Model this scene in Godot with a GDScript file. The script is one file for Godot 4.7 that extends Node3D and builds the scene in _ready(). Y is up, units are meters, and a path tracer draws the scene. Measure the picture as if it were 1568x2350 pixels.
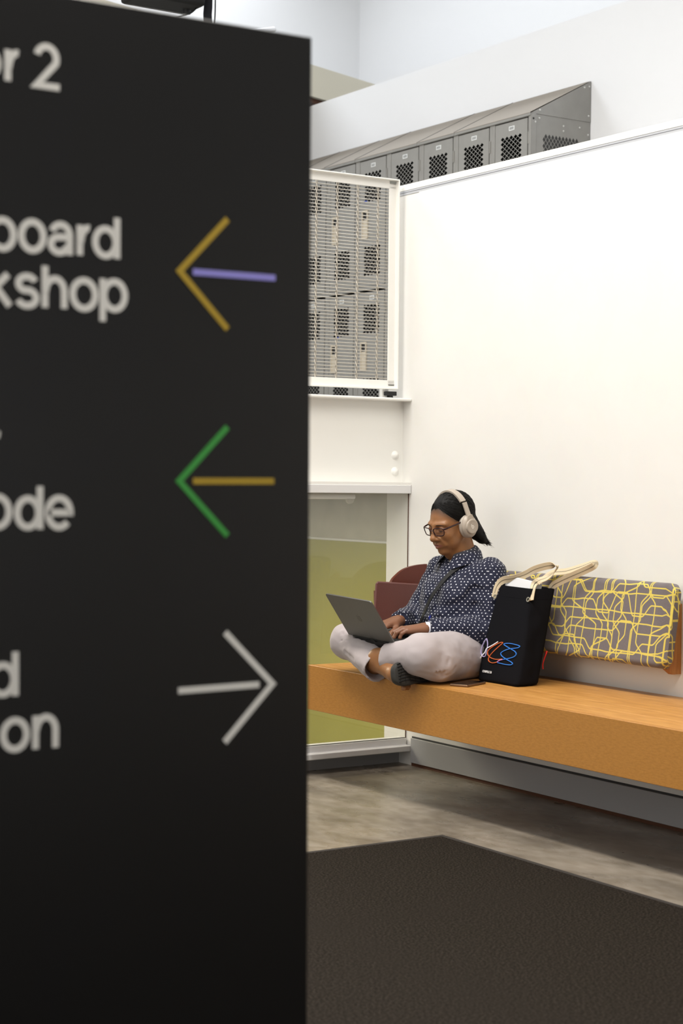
extends Node3D

# ---------------------------------------------------------------- mesh helpers
class MB:
	var v := PackedVector3Array()
	var n := PackedVector3Array()
	var uv := PackedVector2Array()
	var col := PackedColorArray()
	var idx := PackedInt32Array()

	func quad(a: Vector3, b: Vector3, c: Vector3, d: Vector3) -> void: # counter-clockwise seen from outside
		var nn := (b - a).cross(d - a)
		if nn.length_squared() < 1e-16:
			nn = (c - b).cross(d - b)
		nn = nn.normalized()
		var s := v.size()
		v.append_array([a, b, c, d])
		for q in 4:
			n.append(nn)
		uv.append_array([Vector2(0, 0), Vector2(1, 0), Vector2(1, 1), Vector2(0, 1)])
		idx.append_array([s, s + 2, s + 1, s, s + 3, s + 2])

	func tri(a: Vector3, b: Vector3, c: Vector3) -> void:
		var nn := (b - a).cross(c - a).normalized()
		var s := v.size()
		v.append_array([a, b, c])
		for q in 3:
			n.append(nn)
		uv.append_array([Vector2(0, 0), Vector2(1, 0), Vector2(1, 1)])
		idx.append_array([s, s + 2, s + 1])

	func box(c: Vector3, size: Vector3, b := Basis.IDENTITY) -> void:
		var x := b.x * size.x * 0.5
		var y := b.y * size.y * 0.5
		var z := b.z * size.z * 0.5
		quad(c + x - y + z, c + x - y - z, c + x + y - z, c + x + y + z)
		quad(c - x - y - z, c - x - y + z, c - x + y + z, c - x + y - z)
		quad(c - x + y + z, c + x + y + z, c + x + y - z, c - x + y - z)
		quad(c - x - y - z, c + x - y - z, c + x - y + z, c - x - y + z)
		quad(c - x - y + z, c + x - y + z, c + x + y + z, c - x + y + z)
		quad(c + x - y - z, c - x - y - z, c - x + y - z, c + x + y - z)

	func span(lo: Vector3, hi: Vector3) -> void:
		box((lo + hi) * 0.5, hi - lo)

	# box with rounded (chamfered) edges
	func rbox(c: Vector3, size: Vector3, r: float, b := Basis.IDENTITY, steps := 1) -> void:
		var h := size * 0.5
		r = min(r, min(h.x, min(h.y, h.z)) * 0.98)
		for ax in 3:
			for sg in [-1.0, 1.0]:
				var ua := (ax + 1) % 3
				var va := (ax + 2) % 3
				var us := _cuts(h[ua], r, steps)
				var vs := _cuts(h[va], r, steps)
				var s := v.size()
				for i in vs.size():
					for j in us.size():
						var p := Vector3.ZERO
						p[ax] = h[ax] * sg
						p[ua] = us[j]
						p[va] = vs[i]
						var inn := Vector3(clampf(p.x, -h.x + r, h.x - r), clampf(p.y, -h.y + r, h.y - r), clampf(p.z, -h.z + r, h.z - r))
						var d := (p - inn).normalized()
						v.append(c + b * (inn + d * r))
						n.append(b * d)
						uv.append(Vector2(us[j], vs[i]))
				var w := us.size()
				for i in vs.size() - 1:
					for j in w - 1:
						var q := s + i * w + j
						if sg > 0:
							idx.append_array([q, q + w + 1, q + 1, q, q + w, q + w + 1])
						else:
							idx.append_array([q, q + 1, q + w + 1, q, q + w + 1, q + w])

	func _cuts(h: float, r: float, steps: int) -> Array:
		var a := []
		for i in steps + 1:
			a.append(-h + r * i / steps)
		for i in steps + 1:
			a.append(h - r + r * i / steps)
		return a

	# smooth grid: rows of points; outward = du x dv
	func grid(rows: Array, wrap := false, uvs: Array = []) -> void:
		var w: int = rows[0].size()
		var s := v.size()
		var cnt := rows.size() * w
		var nn := PackedVector3Array()
		nn.resize(cnt)
		for i in rows.size() - 1:
			for j in (w if wrap else w - 1):
				var j2 := (j + 1) % w
				var a: Vector3 = rows[i][j]
				var b: Vector3 = rows[i][j2]
				var c: Vector3 = rows[i + 1][j2]
				var d: Vector3 = rows[i + 1][j]
				var f := (c - a).cross(d - b)
				nn[i * w + j] += f
				nn[i * w + j2] += f
				nn[(i + 1) * w + j2] += f
				nn[(i + 1) * w + j] += f
				var q0 := s + i * w + j
				var q1 := s + i * w + j2
				var q2 := s + (i + 1) * w + j2
				var q3 := s + (i + 1) * w + j
				idx.append_array([q0, q2, q1, q0, q3, q2])
		for i in rows.size():
			for j in w:
				v.append(rows[i][j])
				n.append(nn[i * w + j].normalized())
				if uvs.is_empty():
					uv.append(Vector2(float(j) / w, float(i) / rows.size()))
				else:
					uv.append(uvs[i][j])

	func disc(ring: Array, c: Vector3, flip := false) -> void:
		for j in ring.size():
			if flip:
				tri(c, ring[(j + 1) % ring.size()], ring[j])
			else:
				tri(c, ring[j], ring[(j + 1) % ring.size()])

	# tube along points; r float or array; sx, sy squash of the section
	func tube(pts: Array, rad, sides := 8, caps := true, sx := 1.0, sy := 1.0, hint := Vector3.UP) -> void:
		var rows := []
		var t0: Vector3 = (pts[1] - pts[0]).normalized()
		var nrm: Vector3 = hint - t0 * hint.dot(t0)
		if nrm.length() < 0.01:
			nrm = Vector3.RIGHT - t0 * t0.x
		nrm = nrm.normalized()
		for i in pts.size():
			var t: Vector3
			if i == 0:
				t = t0
			elif i == pts.size() - 1:
				t = (pts[i] - pts[i - 1]).normalized()
			else:
				t = (pts[i + 1] - pts[i - 1]).normalized()
			nrm = (nrm - t * nrm.dot(t)).normalized()
			var bn := t.cross(nrm)
			var r: float = rad[i] if rad is Array else rad
			var ring := []
			for j in sides:
				var a := TAU * j / sides
				ring.append(pts[i] + nrm * cos(a) * r * sx + bn * sin(a) * r * sy)
			rows.append(ring)
		grid(rows, true)
		if caps:
			disc(rows[0], pts[0], true)
			disc(rows[-1], pts[-1], false)

	# strap: rectangular section swept along points with given width directions
	func strap(pts: Array, wid: Array, width: float, thick: float) -> void:
		var rows := []
		for i in pts.size():
			var t: Vector3 = (pts[mini(i + 1, pts.size() - 1)] - pts[maxi(i - 1, 0)]).normalized()
			var w: Vector3 = wid[i]
			w = (w - t * w.dot(t)).normalized() * width * 0.5
			var m := w.normalized().cross(t) * thick * 0.5
			rows.append([pts[i] - w - m, pts[i] + w - m, pts[i] + w + m, pts[i] - w + m])
		for i in pts.size() - 1:
			for j in 4:
				quad(rows[i][(j + 1) % 4], rows[i][j], rows[i + 1][j], rows[i + 1][(j + 1) % 4])
		quad(rows[0][0], rows[0][1], rows[0][2], rows[0][3])
		quad(rows[-1][3], rows[-1][2], rows[-1][1], rows[-1][0])

	# surface of revolution about local y; profile of (r, y) from bottom to top
	func lathe(c: Vector3, prof: Array, sides := 24, b := Basis.IDENTITY, sx := 1.0, sz := 1.0) -> void:
		var rows := []
		for p in prof:
			var ring := []
			for j in sides:
				var a := -TAU * j / sides
				ring.append(c + b * Vector3(cos(a) * p.x * sx, p.y, sin(a) * p.x * sz))
			rows.append(ring)
		grid(rows, true)

	# polygon (counter-clockwise in xy) pushed from z0 to z1, placed by xf
	func prism(poly: PackedVector2Array, z0: float, z1: float, xf := Transform3D.IDENTITY) -> void:
		if Geometry2D.is_polygon_clockwise(poly) == false:
			pass
		var area := 0.0
		for i in poly.size():
			var p := poly[i]
			var q := poly[(i + 1) % poly.size()]
			area += p.x * q.y - q.x * p.y
		if area < 0:
			poly.reverse()
		var t := Geometry2D.triangulate_polygon(poly)
		for k in range(0, t.size(), 3):
			var a := poly[t[k]]
			var b := poly[t[k + 1]]
			var c := poly[t[k + 2]]
			if (b - a).cross(c - a) < 0:
				var sw := b
				b = c
				c = sw
			tri(xf * Vector3(a.x, a.y, z1), xf * Vector3(b.x, b.y, z1), xf * Vector3(c.x, c.y, z1))
			tri(xf * Vector3(a.x, a.y, z0), xf * Vector3(c.x, c.y, z0), xf * Vector3(b.x, b.y, z0))
		for i in poly.size():
			var p := poly[i]
			var q := poly[(i + 1) % poly.size()]
			quad(xf * Vector3(p.x, p.y, z0), xf * Vector3(q.x, q.y, z0), xf * Vector3(q.x, q.y, z1), xf * Vector3(p.x, p.y, z1))

	# flat stroke of a given width along 2-D points, thickness z0..z1
	func stroke(p: Array, w: float, z0: float, z1: float, xf: Transform3D, closed := false, ends := 0.0) -> void:
		var m := p.size()
		var lft := []
		var rgt := []
		for i in m:
			var a: Vector2 = p[(i - 1 + m) % m] if closed or i > 0 else p[0]
			var c: Vector2 = p[(i + 1) % m] if closed or i < m - 1 else p[m - 1]
			var d1: Vector2 = (p[i] - a)
			var d2: Vector2 = (c - p[i])
			if d1.length() < 1e-7:
				d1 = d2
			if d2.length() < 1e-7:
				d2 = d1
			d1 = d1.normalized()
			d2 = d2.normalized()
			var n1 := Vector2(-d1.y, d1.x)
			var n2 := Vector2(-d2.y, d2.x)
			var mm := (n1 + n2)
			if mm.length() < 0.2:
				mm = n1
			mm = mm.normalized()
			var k: float = 1.0 / maxf(mm.dot(n1), 0.45)
			var off := mm * w * 0.5 * k
			var q: Vector2 = p[i]
			if not closed and i == 0:
				q -= d1 * ends
			if not closed and i == m - 1:
				q += d2 * ends
			lft.append(q + off)
			rgt.append(q - off)
		for i in (m if closed else m - 1):
			var j := (i + 1) % m
			var a: Vector2 = rgt[i]
			var b: Vector2 = rgt[j]
			var c: Vector2 = lft[j]
			var d: Vector2 = lft[i]
			quad(xf * Vector3(a.x, a.y, z1), xf * Vector3(b.x, b.y, z1), xf * Vector3(c.x, c.y, z1), xf * Vector3(d.x, d.y, z1))
			quad(xf * Vector3(a.x, a.y, z0), xf * Vector3(b.x, b.y, z0), xf * Vector3(b.x, b.y, z1), xf * Vector3(a.x, a.y, z1))
			quad(xf * Vector3(c.x, c.y, z0), xf * Vector3(d.x, d.y, z0), xf * Vector3(d.x, d.y, z1), xf * Vector3(c.x, c.y, z1))

	func append(v2: PackedVector3Array, n2: PackedVector3Array, i2: PackedInt32Array, c2 := PackedColorArray()) -> void:
		var s := v.size()
		v.append_array(v2)
		n.append_array(n2)
		for q in v2.size():
			uv.append(Vector2.ZERO)
		if c2.size():
			while col.size() < s:
				col.append(Color.WHITE)
			col.append_array(c2)
		for q in i2:
			idx.append(q + s)

	func build() -> ArrayMesh:
		var a := []
		a.resize(Mesh.ARRAY_MAX)
		a[Mesh.ARRAY_VERTEX] = v
		a[Mesh.ARRAY_NORMAL] = n
		a[Mesh.ARRAY_TEX_UV] = uv
		if col.size():
			while col.size() < v.size():
				col.append(Color.WHITE)
			a[Mesh.ARRAY_COLOR] = col
		a[Mesh.ARRAY_INDEX] = idx
		var m := ArrayMesh.new()
		m.add_surface_from_arrays(Mesh.PRIMITIVE_TRIANGLES, a)
		return m

# ---------------------------------------------------------------- distance field + surface nets
class Field:
	var o: Vector3
	var c: float
	var nx: int
	var ny: int
	var nz: int
	var f := PackedFloat32Array()

	func _init(lo: Vector3, hi: Vector3, cell: float) -> void:
		o = lo
		c = cell
		nx = int(ceil((hi.x - lo.x) / cell)) + 1
		ny = int(ceil((hi.y - lo.y) / cell)) + 1
		nz = int(ceil((hi.z - lo.z) / cell)) + 1
		f.resize(nx * ny * nz)
		f.fill(1000.0)

	func _range(lo: Vector3, hi: Vector3) -> Array:
		return [maxi(0, int((lo.x - o.x) / c)), mini(nx - 1, int((hi.x - o.x) / c) + 1), maxi(0, int((lo.y - o.y) / c)), mini(ny - 1, int((hi.y - o.y) / c) + 1), maxi(0, int((lo.z - o.z) / c)), mini(nz - 1, int((hi.z - o.z) / c) + 1)]

	func cap(a: Vector3, b: Vector3, ra: float, rb: float, k := 0.02) -> void:
		var m := maxf(ra, rb) + k + 2.0 * c
		var e := Vector3(m, m, m)
		var g := _range(Vector3(minf(a.x, b.x), minf(a.y, b.y), minf(a.z, b.z)) - e, Vector3(maxf(a.x, b.x), maxf(a.y, b.y), maxf(a.z, b.z)) + e)
		var ba := b - a
		var il := 1.0 / maxf(ba.length_squared(), 1e-9)
		var dr := rb - ra
		var kk := 0.25 / maxf(k, 1e-6)
		for z in range(g[4], g[5] + 1):
			for y in range(g[2], g[3] + 1):
				var i: int = (z * ny + y) * nx + g[0]
				var p := Vector3(o.x + g[0] * c, o.y + y * c, o.z + z * c)
				for x in range(g[0], g[1] + 1):
					var pa := p - a
					var t := clampf(pa.dot(ba) * il, 0.0, 1.0)
					var d := (pa - ba * t).length() - ra - dr * t
					var w := f[i]
					var h := k - absf(w - d)
					f[i] = minf(w, d) - (h * h * kk if h > 0.0 else 0.0)
					i += 1
					p.x += c

	func ell(cc: Vector3, b: Basis, r: Vector3, k := 0.02, sub := false) -> void:
		var m := maxf(r.x, maxf(r.y, r.z)) + k + 2.0 * c
		var e := Vector3(m, m, m)
		var g := _range(cc - e, cc + e)
		var bx := b.x / r.x
		var by := b.y / r.y
		var bz := b.z / r.z
		var cx := bx / r.x
		var cy := by / r.y
		var cz := bz / r.z
		var kk := 0.25 / maxf(k, 1e-6)
		for z in range(g[4], g[5] + 1):
			for y in range(g[2], g[3] + 1):
				var i: int = (z * ny + y) * nx + g[0]
				var p := Vector3(o.x + g[0] * c, o.y + y * c, o.z + z * c) - cc
				for x in range(g[0], g[1] + 1):
					var k0 := Vector3(p.dot(bx), p.dot(by), p.dot(bz)).length()
					var k1 := Vector3(p.dot(cx), p.dot(cy), p.dot(cz)).length()
					var d := k0 * (k0 - 1.0) / maxf(k1, 1e-6)
					var w := f[i]
					if sub:
						d = -d
						var h := k - absf(w - d)
						f[i] = maxf(w, d) + (h * h * kk if h > 0.0 else 0.0)
					else:
						var h := k - absf(w - d)
						f[i] = minf(w, d) - (h * h * kk if h > 0.0 else 0.0)
					i += 1
					p.x += c

	# removes what lies beyond a plane, within a ball
	func cut(p0: Vector3, nn: Vector3, rad: float) -> void:
		var e := Vector3(rad, rad, rad)
		var g := _range(p0 - e, p0 + e)
		nn = nn.normalized()
		for z in range(g[4], g[5] + 1):
			for y in range(g[2], g[3] + 1):
				for x in range(g[0], g[1] + 1):
					var q := Vector3(o.x + x * c, o.y + y * c, o.z + z * c) - p0
					if q.length() < rad:
						var i: int = (z * ny + y) * nx + x
						f[i] = maxf(f[i], q.dot(nn))

	func rough(ns: FastNoiseLite, amp: float, sc: Vector3) -> void:
		var lim := 3.0 * c + amp
		for z in nz:
			for y in ny:
				var i := (z * ny + y) * nx
				for x in nx:
					if absf(f[i]) < lim:
						f[i] += amp * ns.get_noise_3d((o.x + x * c) * sc.x, (o.y + y * c) * sc.y, (o.z + z * c) * sc.z)
					i += 1

	# any extra displacement given as a function of the point
	func shift(fn: Callable, lim := 0.02) -> void:
		for z in nz:
			for y in ny:
				var i := (z * ny + y) * nx
				for x in nx:
					if absf(f[i]) < lim:
						f[i] += fn.call(Vector3(o.x + x * c, o.y + y * c, o.z + z * c))
					i += 1

	func mesh_into(mb: MB, paint = null) -> void:
		var vid := PackedInt32Array()
		vid.resize(f.size())
		vid.fill(-1)
		var vs := PackedVector3Array()
		var ids := PackedInt32Array()
		var sx := 1
		var sy := nx
		var sz := nx * ny
		var lim := 2.5 * c
		for z in nz - 1:
			for y in ny - 1:
				var i := (z * ny + y) * nx - 1
				for x in nx - 1:
					i += 1
					var a0 := f[i]
					if a0 > lim or a0 < -lim:
						continue
					var a1 := f[i + 1]
					var a2 := f[i + sy]
					var a3 := f[i + sy + 1]
					var a4 := f[i + sz]
					var a5 := f[i + sz + 1]
					var a6 := f[i + sz + sy]
					var a7 := f[i + sz + sy + 1]
					var s0 := a0 < 0.0
					if s0 == (a1 < 0.0) and s0 == (a2 < 0.0) and s0 == (a3 < 0.0) and s0 == (a4 < 0.0) and s0 == (a5 < 0.0) and s0 == (a6 < 0.0) and s0 == (a7 < 0.0):
						continue
					var p := Vector3.ZERO
					var cn := 0
					if s0 != (a1 < 0.0):
						p += Vector3(a0 / (a0 - a1), 0, 0); cn += 1
					if (a2 < 0.0) != (a3 < 0.0):
						p += Vector3(a2 / (a2 - a3), 1, 0); cn += 1
					if (a4 < 0.0) != (a5 < 0.0):
						p += Vector3(a4 / (a4 - a5), 0, 1); cn += 1
					if (a6 < 0.0) != (a7 < 0.0):
						p += Vector3(a6 / (a6 - a7), 1, 1); cn += 1
					if s0 != (a2 < 0.0):
						p += Vector3(0, a0 / (a0 - a2), 0); cn += 1
					if (a1 < 0.0) != (a3 < 0.0):
						p += Vector3(1, a1 / (a1 - a3), 0); cn += 1
					if (a4 < 0.0) != (a6 < 0.0):
						p += Vector3(0, a4 / (a4 - a6), 1); cn += 1
					if (a5 < 0.0) != (a7 < 0.0):
						p += Vector3(1, a5 / (a5 - a7), 1); cn += 1
					if s0 != (a4 < 0.0):
						p += Vector3(0, 0, a0 / (a0 - a4)); cn += 1
					if (a1 < 0.0) != (a5 < 0.0):
						p += Vector3(1, 0, a1 / (a1 - a5)); cn += 1
					if (a2 < 0.0) != (a6 < 0.0):
						p += Vector3(0, 1, a2 / (a2 - a6)); cn += 1
					if (a3 < 0.0) != (a7 < 0.0):
						p += Vector3(1, 1, a3 / (a3 - a7)); cn += 1
					p /= cn
					vid[i] = vs.size()
					vs.append(o + (Vector3(x, y, z) + p) * c)
		for z in range(1, nz - 1):
			for y in range(1, ny - 1):
				var i := (z * ny + y) * nx
				for x in range(1, nx - 1):
					i += 1
					if vid[i] < 0:
						continue
					var s0 := f[i] < 0.0
					if s0 != (f[i + 1] < 0.0):
						_q(ids, vid[i - sy - sz], vid[i - sz], vid[i], vid[i - sy], s0)
					if s0 != (f[i + sy] < 0.0):
						_q(ids, vid[i - sz - 1], vid[i - 1], vid[i], vid[i - sz], s0)
					if s0 != (f[i + sz] < 0.0):
						_q(ids, vid[i - 1 - sy], vid[i - sy], vid[i], vid[i - 1], s0)
		var ns := PackedVector3Array()
		ns.resize(vs.size())
		for k in range(0, ids.size(), 3):
			var fn := (vs[ids[k + 2]] - vs[ids[k]]).cross(vs[ids[k + 1]] - vs[ids[k]])
			ns[ids[k]] += fn
			ns[ids[k + 1]] += fn
			ns[ids[k + 2]] += fn
		var cs := PackedColorArray()
		for k in vs.size():
			ns[k] = ns[k].normalized()
			if paint != null:
				cs.append(paint.call(vs[k], ns[k]))
		mb.append(vs, ns, ids, cs)

	func _q(ids: PackedInt32Array, a: int, b: int, cc: int, d: int, fwd: bool) -> void:
		if a < 0 or b < 0 or cc < 0 or d < 0:
			return
		if fwd: # outward along +axis: counter-clockwise a b cc d, written clockwise
			ids.append_array([a, cc, b, a, d, cc])
		else:
			ids.append_array([a, b, cc, a, cc, d])

# ---------------------------------------------------------------- scene helpers
var taken := {}
var M := {}

func numbered(called: String) -> String:
	if not taken.has(called):
		taken[called] = 0
		return called
	taken[called] += 1
	return "%s_%03d" % [called, taken[called]]

func tag(o: Node3D, label: String, category: String, group := "") -> Node3D:
	o.set_meta("label", label)
	o.set_meta("category", category)
	if group != "":
		o.set_meta("group", group)
	return o

func thing(called: String, label: String, category: String, at := Vector3.ZERO, group := "") -> Node3D:
	var o := Node3D.new()
	o.name = numbered(called)
	o.position = at
	add_child(o)
	tag(o, label, category, group)
	return o

func put(called: String, mesh: Mesh, m: Material, parent: Node3D, xf := Transform3D.IDENTITY) -> MeshInstance3D:
	var o := MeshInstance3D.new()
	o.name = called if parent != self else numbered(called)
	o.mesh = mesh
	o.material_override = m
	o.transform = xf
	o.cast_shadow = GeometryInstance3D.SHADOW_CASTING_SETTING_ON
	parent.add_child(o, true)
	return o

func struct(called: String, mesh: Mesh, m: Material, label := "") -> MeshInstance3D:
	var o := put(called, mesh, m, self)
	o.set_meta("kind", "structure")
	if label != "":
		o.set_meta("label", label)
	return o

func bx(lo: Vector3, hi: Vector3, r := 0.0) -> ArrayMesh:
	var b := MB.new()
	if r > 0.0:
		b.rbox((lo + hi) * 0.5, hi - lo, r)
	else:
		b.span(lo, hi)
	return b.build()

func mat(c: Color, rough := 0.6, metal := 0.0) -> StandardMaterial3D:
	var m := StandardMaterial3D.new()
	m.albedo_color = c
	m.roughness = rough
	m.metallic = metal
	return m

func noise_tex(seed_: int, freq: float, a: Color, b: Color, size := 512, oct := 4, mid = null) -> NoiseTexture2D:
	var n := FastNoiseLite.new()
	n.seed = seed_
	n.noise_type = FastNoiseLite.TYPE_SIMPLEX_SMOOTH
	n.frequency = freq
	n.fractal_octaves = oct
	var t := NoiseTexture2D.new()
	t.width = size
	t.height = size
	t.seamless = true
	t.noise = n
	var g := Gradient.new()
	g.set_color(0, a)
	g.set_color(1, b)
	if mid != null:
		g.add_point(0.5, mid)
	t.color_ramp = g
	return t

func tri_mat(tex: Texture2D, scale_: Vector3, rough := 0.6, world := true) -> StandardMaterial3D:
	var m := mat(Color.WHITE, rough)
	m.albedo_texture = tex
	m.uv1_triplanar = true
	m.uv1_world_triplanar = world
	m.uv1_triplanar_sharpness = 8.0
	m.uv1_scale = scale_
	return m

func bump(m: StandardMaterial3D, tex: Texture2D, cm: float) -> void:
	m.heightmap_enabled = true
	m.heightmap_texture = tex
	m.heightmap_scale = cm

func spline(p: Array, per := 6, closed := false) -> Array:
	var out := []
	var m := p.size()
	for i in (m if closed else m - 1):
		var p0 = p[(i - 1 + m) % m] if closed or i > 0 else p[0] * 2.0 - p[1]
		var p1 = p[i]
		var p2 = p[(i + 1) % m]
		var p3 = p[(i + 2) % m] if closed or i < m - 2 else p[m - 1] * 2.0 - p[m - 2]
		for k in per:
			var t := float(k) / per
			out.append(0.5 * ((2.0 * p1) + (p2 - p0) * t + (2.0 * p0 - 5.0 * p1 + 4.0 * p2 - p3) * t * t + (3.0 * p1 - p0 - 3.0 * p2 + p3) * t * t * t))
	if not closed:
		out.append(p[m - 1])
	return out

func area(called: String, at: Vector3, look: Vector3, size: Vector2, energy: float, c: Color, upv := Vector3.BACK) -> void:
	var l := AreaLight3D.new()
	l.name = called
	l.area_size = size
	l.light_energy = energy
	l.light_color = c
	l.shadow_enabled = true
	l.area_range = 40.0
	l.area_attenuation = 2.0
	add_child(l)
	l.look_at_from_position(at, at + look, upv)

func _ready() -> void:
	# ---- camera
	var cam := Camera3D.new()
	cam.name = "camera"
	var ca := CameraAttributesPhysical.new()
	ca.frustum_focal_length = 58.92
	ca.frustum_focus_distance = 6.55
	ca.exposure_aperture = 4.0
	ca.frustum_near = 0.05
	ca.frustum_far = 100.0
	cam.attributes = ca
	cam.fov = 2.0 * rad_to_deg(atan(1175.0 / 3956.0))
	cam.transform = Transform3D(Basis(Vector3(0.837215, 0.011572, 0.546751), Vector3(-0.000692, 0.999798, -0.020101), Vector3(-0.546873, 0.016451, 0.837054)), Vector3(-4.27823, 1.2, 6.07807))
	add_child(cam)
	cam.current = true
	# ---- environment
	var we := WorldEnvironment.new()
	we.name = "environment"
	var env := Environment.new()
	env.background_mode = Environment.BG_COLOR
	env.background_color = Color(0.75, 0.78, 0.82)
	env.background_energy_multiplier = 0.3
	env.tonemap_mode = Environment.TONE_MAPPER_LINEAR
	env.tonemap_exposure = 0.9
	env.sdfgi_enabled = true
	env.ssao_enabled = true
	env.ssil_enabled = true
	we.environment = env
	add_child(we)
	# ---- lights: warm linear lamps over the bench aisle, cool luminous ceiling panels for the hall
	for k in 3:
		area("linear_lamp_light", Vector3(-2.15, 4.36, 0.4 + 2.3 * k), Vector3.DOWN, Vector2(0.42, 2.0), 11.2, Color(1.0, 0.972, 0.93))
	for p in [Vector3(2.7, 6.2, -3.4), Vector3(2.7, 6.2, 3.8), Vector3(-3.5, 6.2, 1.0), Vector3(-3.5, 6.2, 6.0), Vector3(-2.2, 6.2, -4.2)]:
		area("panel_light", p, Vector3.DOWN, Vector2(1.0, 6.8) if p.x > 0 else Vector2(2.4, 2.4), 13.0 if p.x > 0 else (20.0 if p.z < -3.0 else (11.0 if p.z < 3.0 else 4.5)), Color(0.95, 0.97, 1.0))
	area("window_light", Vector3(-7.6, 2.6, 3.2), Vector3.RIGHT, Vector2(4.0, 3.0), 6.0, Color(1.0, 0.98, 0.95), Vector3.UP)
	area("stair_lamp_light", Vector3(-0.75, 1.12, -1.5), Vector3.DOWN, Vector2(0.3, 1.2), 8.0, Color(1.0, 0.97, 0.86))
	materials()
	setting()
	lamps()
	lockers()
	gate()
	sign_board()
	bench()
	backrests()
	brown_bag()
	tote()
	laptop()
	phone()
	person()
	rig()

func materials() -> void:
	var white := mat(Color(0.885, 0.88, 0.866), 0.55)
	var wn := noise_tex(3, 0.02, Color(0.99, 0.989, 0.987), Color(1, 1, 1), 256, 3)
	white.albedo_texture = wn
	white.uv1_triplanar = true
	white.uv1_world_triplanar = true
	white.uv1_scale = Vector3(0.7, 0.7, 0.7)
	M.white = white
	M.cool = mat(Color(0.91, 0.915, 0.925), 0.6)
	M.far = mat(Color(0.89, 0.888, 0.885), 0.7)
	M.enamel = mat(Color(0.925, 0.922, 0.905), 0.35)
	M.trim = mat(Color(0.86, 0.86, 0.86), 0.4)
	M.alu = mat(Color(0.56, 0.57, 0.60), 0.4, 0.4)
	M.grey_panel = mat(Color(0.60, 0.60, 0.605), 0.5)
	M.groove = mat(Color(0.70, 0.71, 0.73), 0.5)
	M.dark = mat(Color(0.06, 0.055, 0.05), 0.9)
	M.brown = mat(Color(0.30, 0.17, 0.09), 0.8)
	M.beige = mat(Color(0.78, 0.755, 0.68), 0.7)
	M.green = tri_mat(noise_tex(8, 0.01, Color(0.59, 0.575, 0.28), Color(0.62, 0.605, 0.305), 256, 3), Vector3(0.6, 0.6, 0.6), 0.5)
	M.scuffed = tri_mat(noise_tex(9, 0.02, Color(0.70, 0.685, 0.64), Color(0.76, 0.745, 0.70), 256, 4), Vector3(0.8, 0.8, 0.8), 0.7)
	var ct := noise_tex(11, 0.006, Color(0.43, 0.40, 0.365), Color(0.645, 0.61, 0.57), 1024, 5, Color(0.56, 0.53, 0.49))
	M.concrete = tri_mat(ct, Vector3(0.55, 0.55, 0.3), 0.42)
	M.concrete.roughness_texture = noise_tex(12, 0.02, Color(0.5, 0.5, 0.5), Color(1, 1, 1), 512, 4)
	M.concrete.detail_enabled = true
	M.concrete.detail_blend_mode = BaseMaterial3D.BLEND_MODE_MUL
	M.concrete.detail_albedo = noise_tex(13, 0.03, Color(0.82, 0.80, 0.76), Color(1, 1, 1), 1024, 5)
	M.carpet = tri_mat(noise_tex(21, 0.22, Color(0.065, 0.058, 0.050), Color(0.27, 0.243, 0.213), 2048, 3, Color(0.150, 0.134, 0.118)), Vector3(0.25, 0.25, 0.25), 1.0)
	bump(M.carpet, noise_tex(22, 0.25, Color.BLACK, Color.WHITE, 2048, 2), 0.4)
	M.carpet.metallic_specular = 0.1
	M.binding = mat(Color(0.15, 0.13, 0.115), 0.9)
	# oak veneer, grain along z
	var og := noise_tex(31, 0.012, Color(0.67, 0.465, 0.23), Color(0.79, 0.585, 0.32), 1024, 5, Color(0.74, 0.53, 0.275))
	M.oak = tri_mat(og, Vector3(2.6, 2.6, 0.42), 0.38)
	bump(M.oak, noise_tex(32, 0.03, Color.BLACK, Color.WHITE, 512, 4), 0.05)
	M.oak.heightmap_scale = 0.04
	M.oak_face = tri_mat(noise_tex(33, 0.05, Color(0.665, 0.46, 0.205), Color(0.745, 0.53, 0.25), 1024, 5, Color(0.715, 0.50, 0.23)), Vector3(1.6, 3.0, 0.7), 0.42)
	M.oak_face.detail_enabled = true
	M.oak_face.detail_blend_mode = BaseMaterial3D.BLEND_MODE_MUL
	M.oak_face.detail_albedo = noise_tex(35, 0.35, Color(0.90, 0.885, 0.86), Color(1, 1, 1), 512, 2)
	M.oak_warm = tri_mat(noise_tex(34, 0.03, Color(0.62, 0.41, 0.20), Color(0.72, 0.50, 0.27), 512, 4), Vector3(6, 0.9, 6), 0.45)
	M.steel = tri_mat(noise_tex(41, 0.05, Color(0.545, 0.54, 0.525), Color(0.565, 0.56, 0.545), 256, 2), Vector3(1, 1, 1), 0.42)
	M.steel.metallic = 0.15
	M.hood = mat(Color(0.60, 0.575, 0.54), 0.85)
	M.hood.metallic_specular = 0.15
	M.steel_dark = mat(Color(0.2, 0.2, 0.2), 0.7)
	M.wire = mat(Color(0.74, 0.715, 0.67), 0.35, 0.55)
	M.black = mat(Color(0.03, 0.03, 0.033), 0.5)
	M.label = mat(Color(0.85, 0.86, 0.86), 0.5)
	M.plate = mat(Color(0.74, 0.70, 0.63), 0.4)

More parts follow.
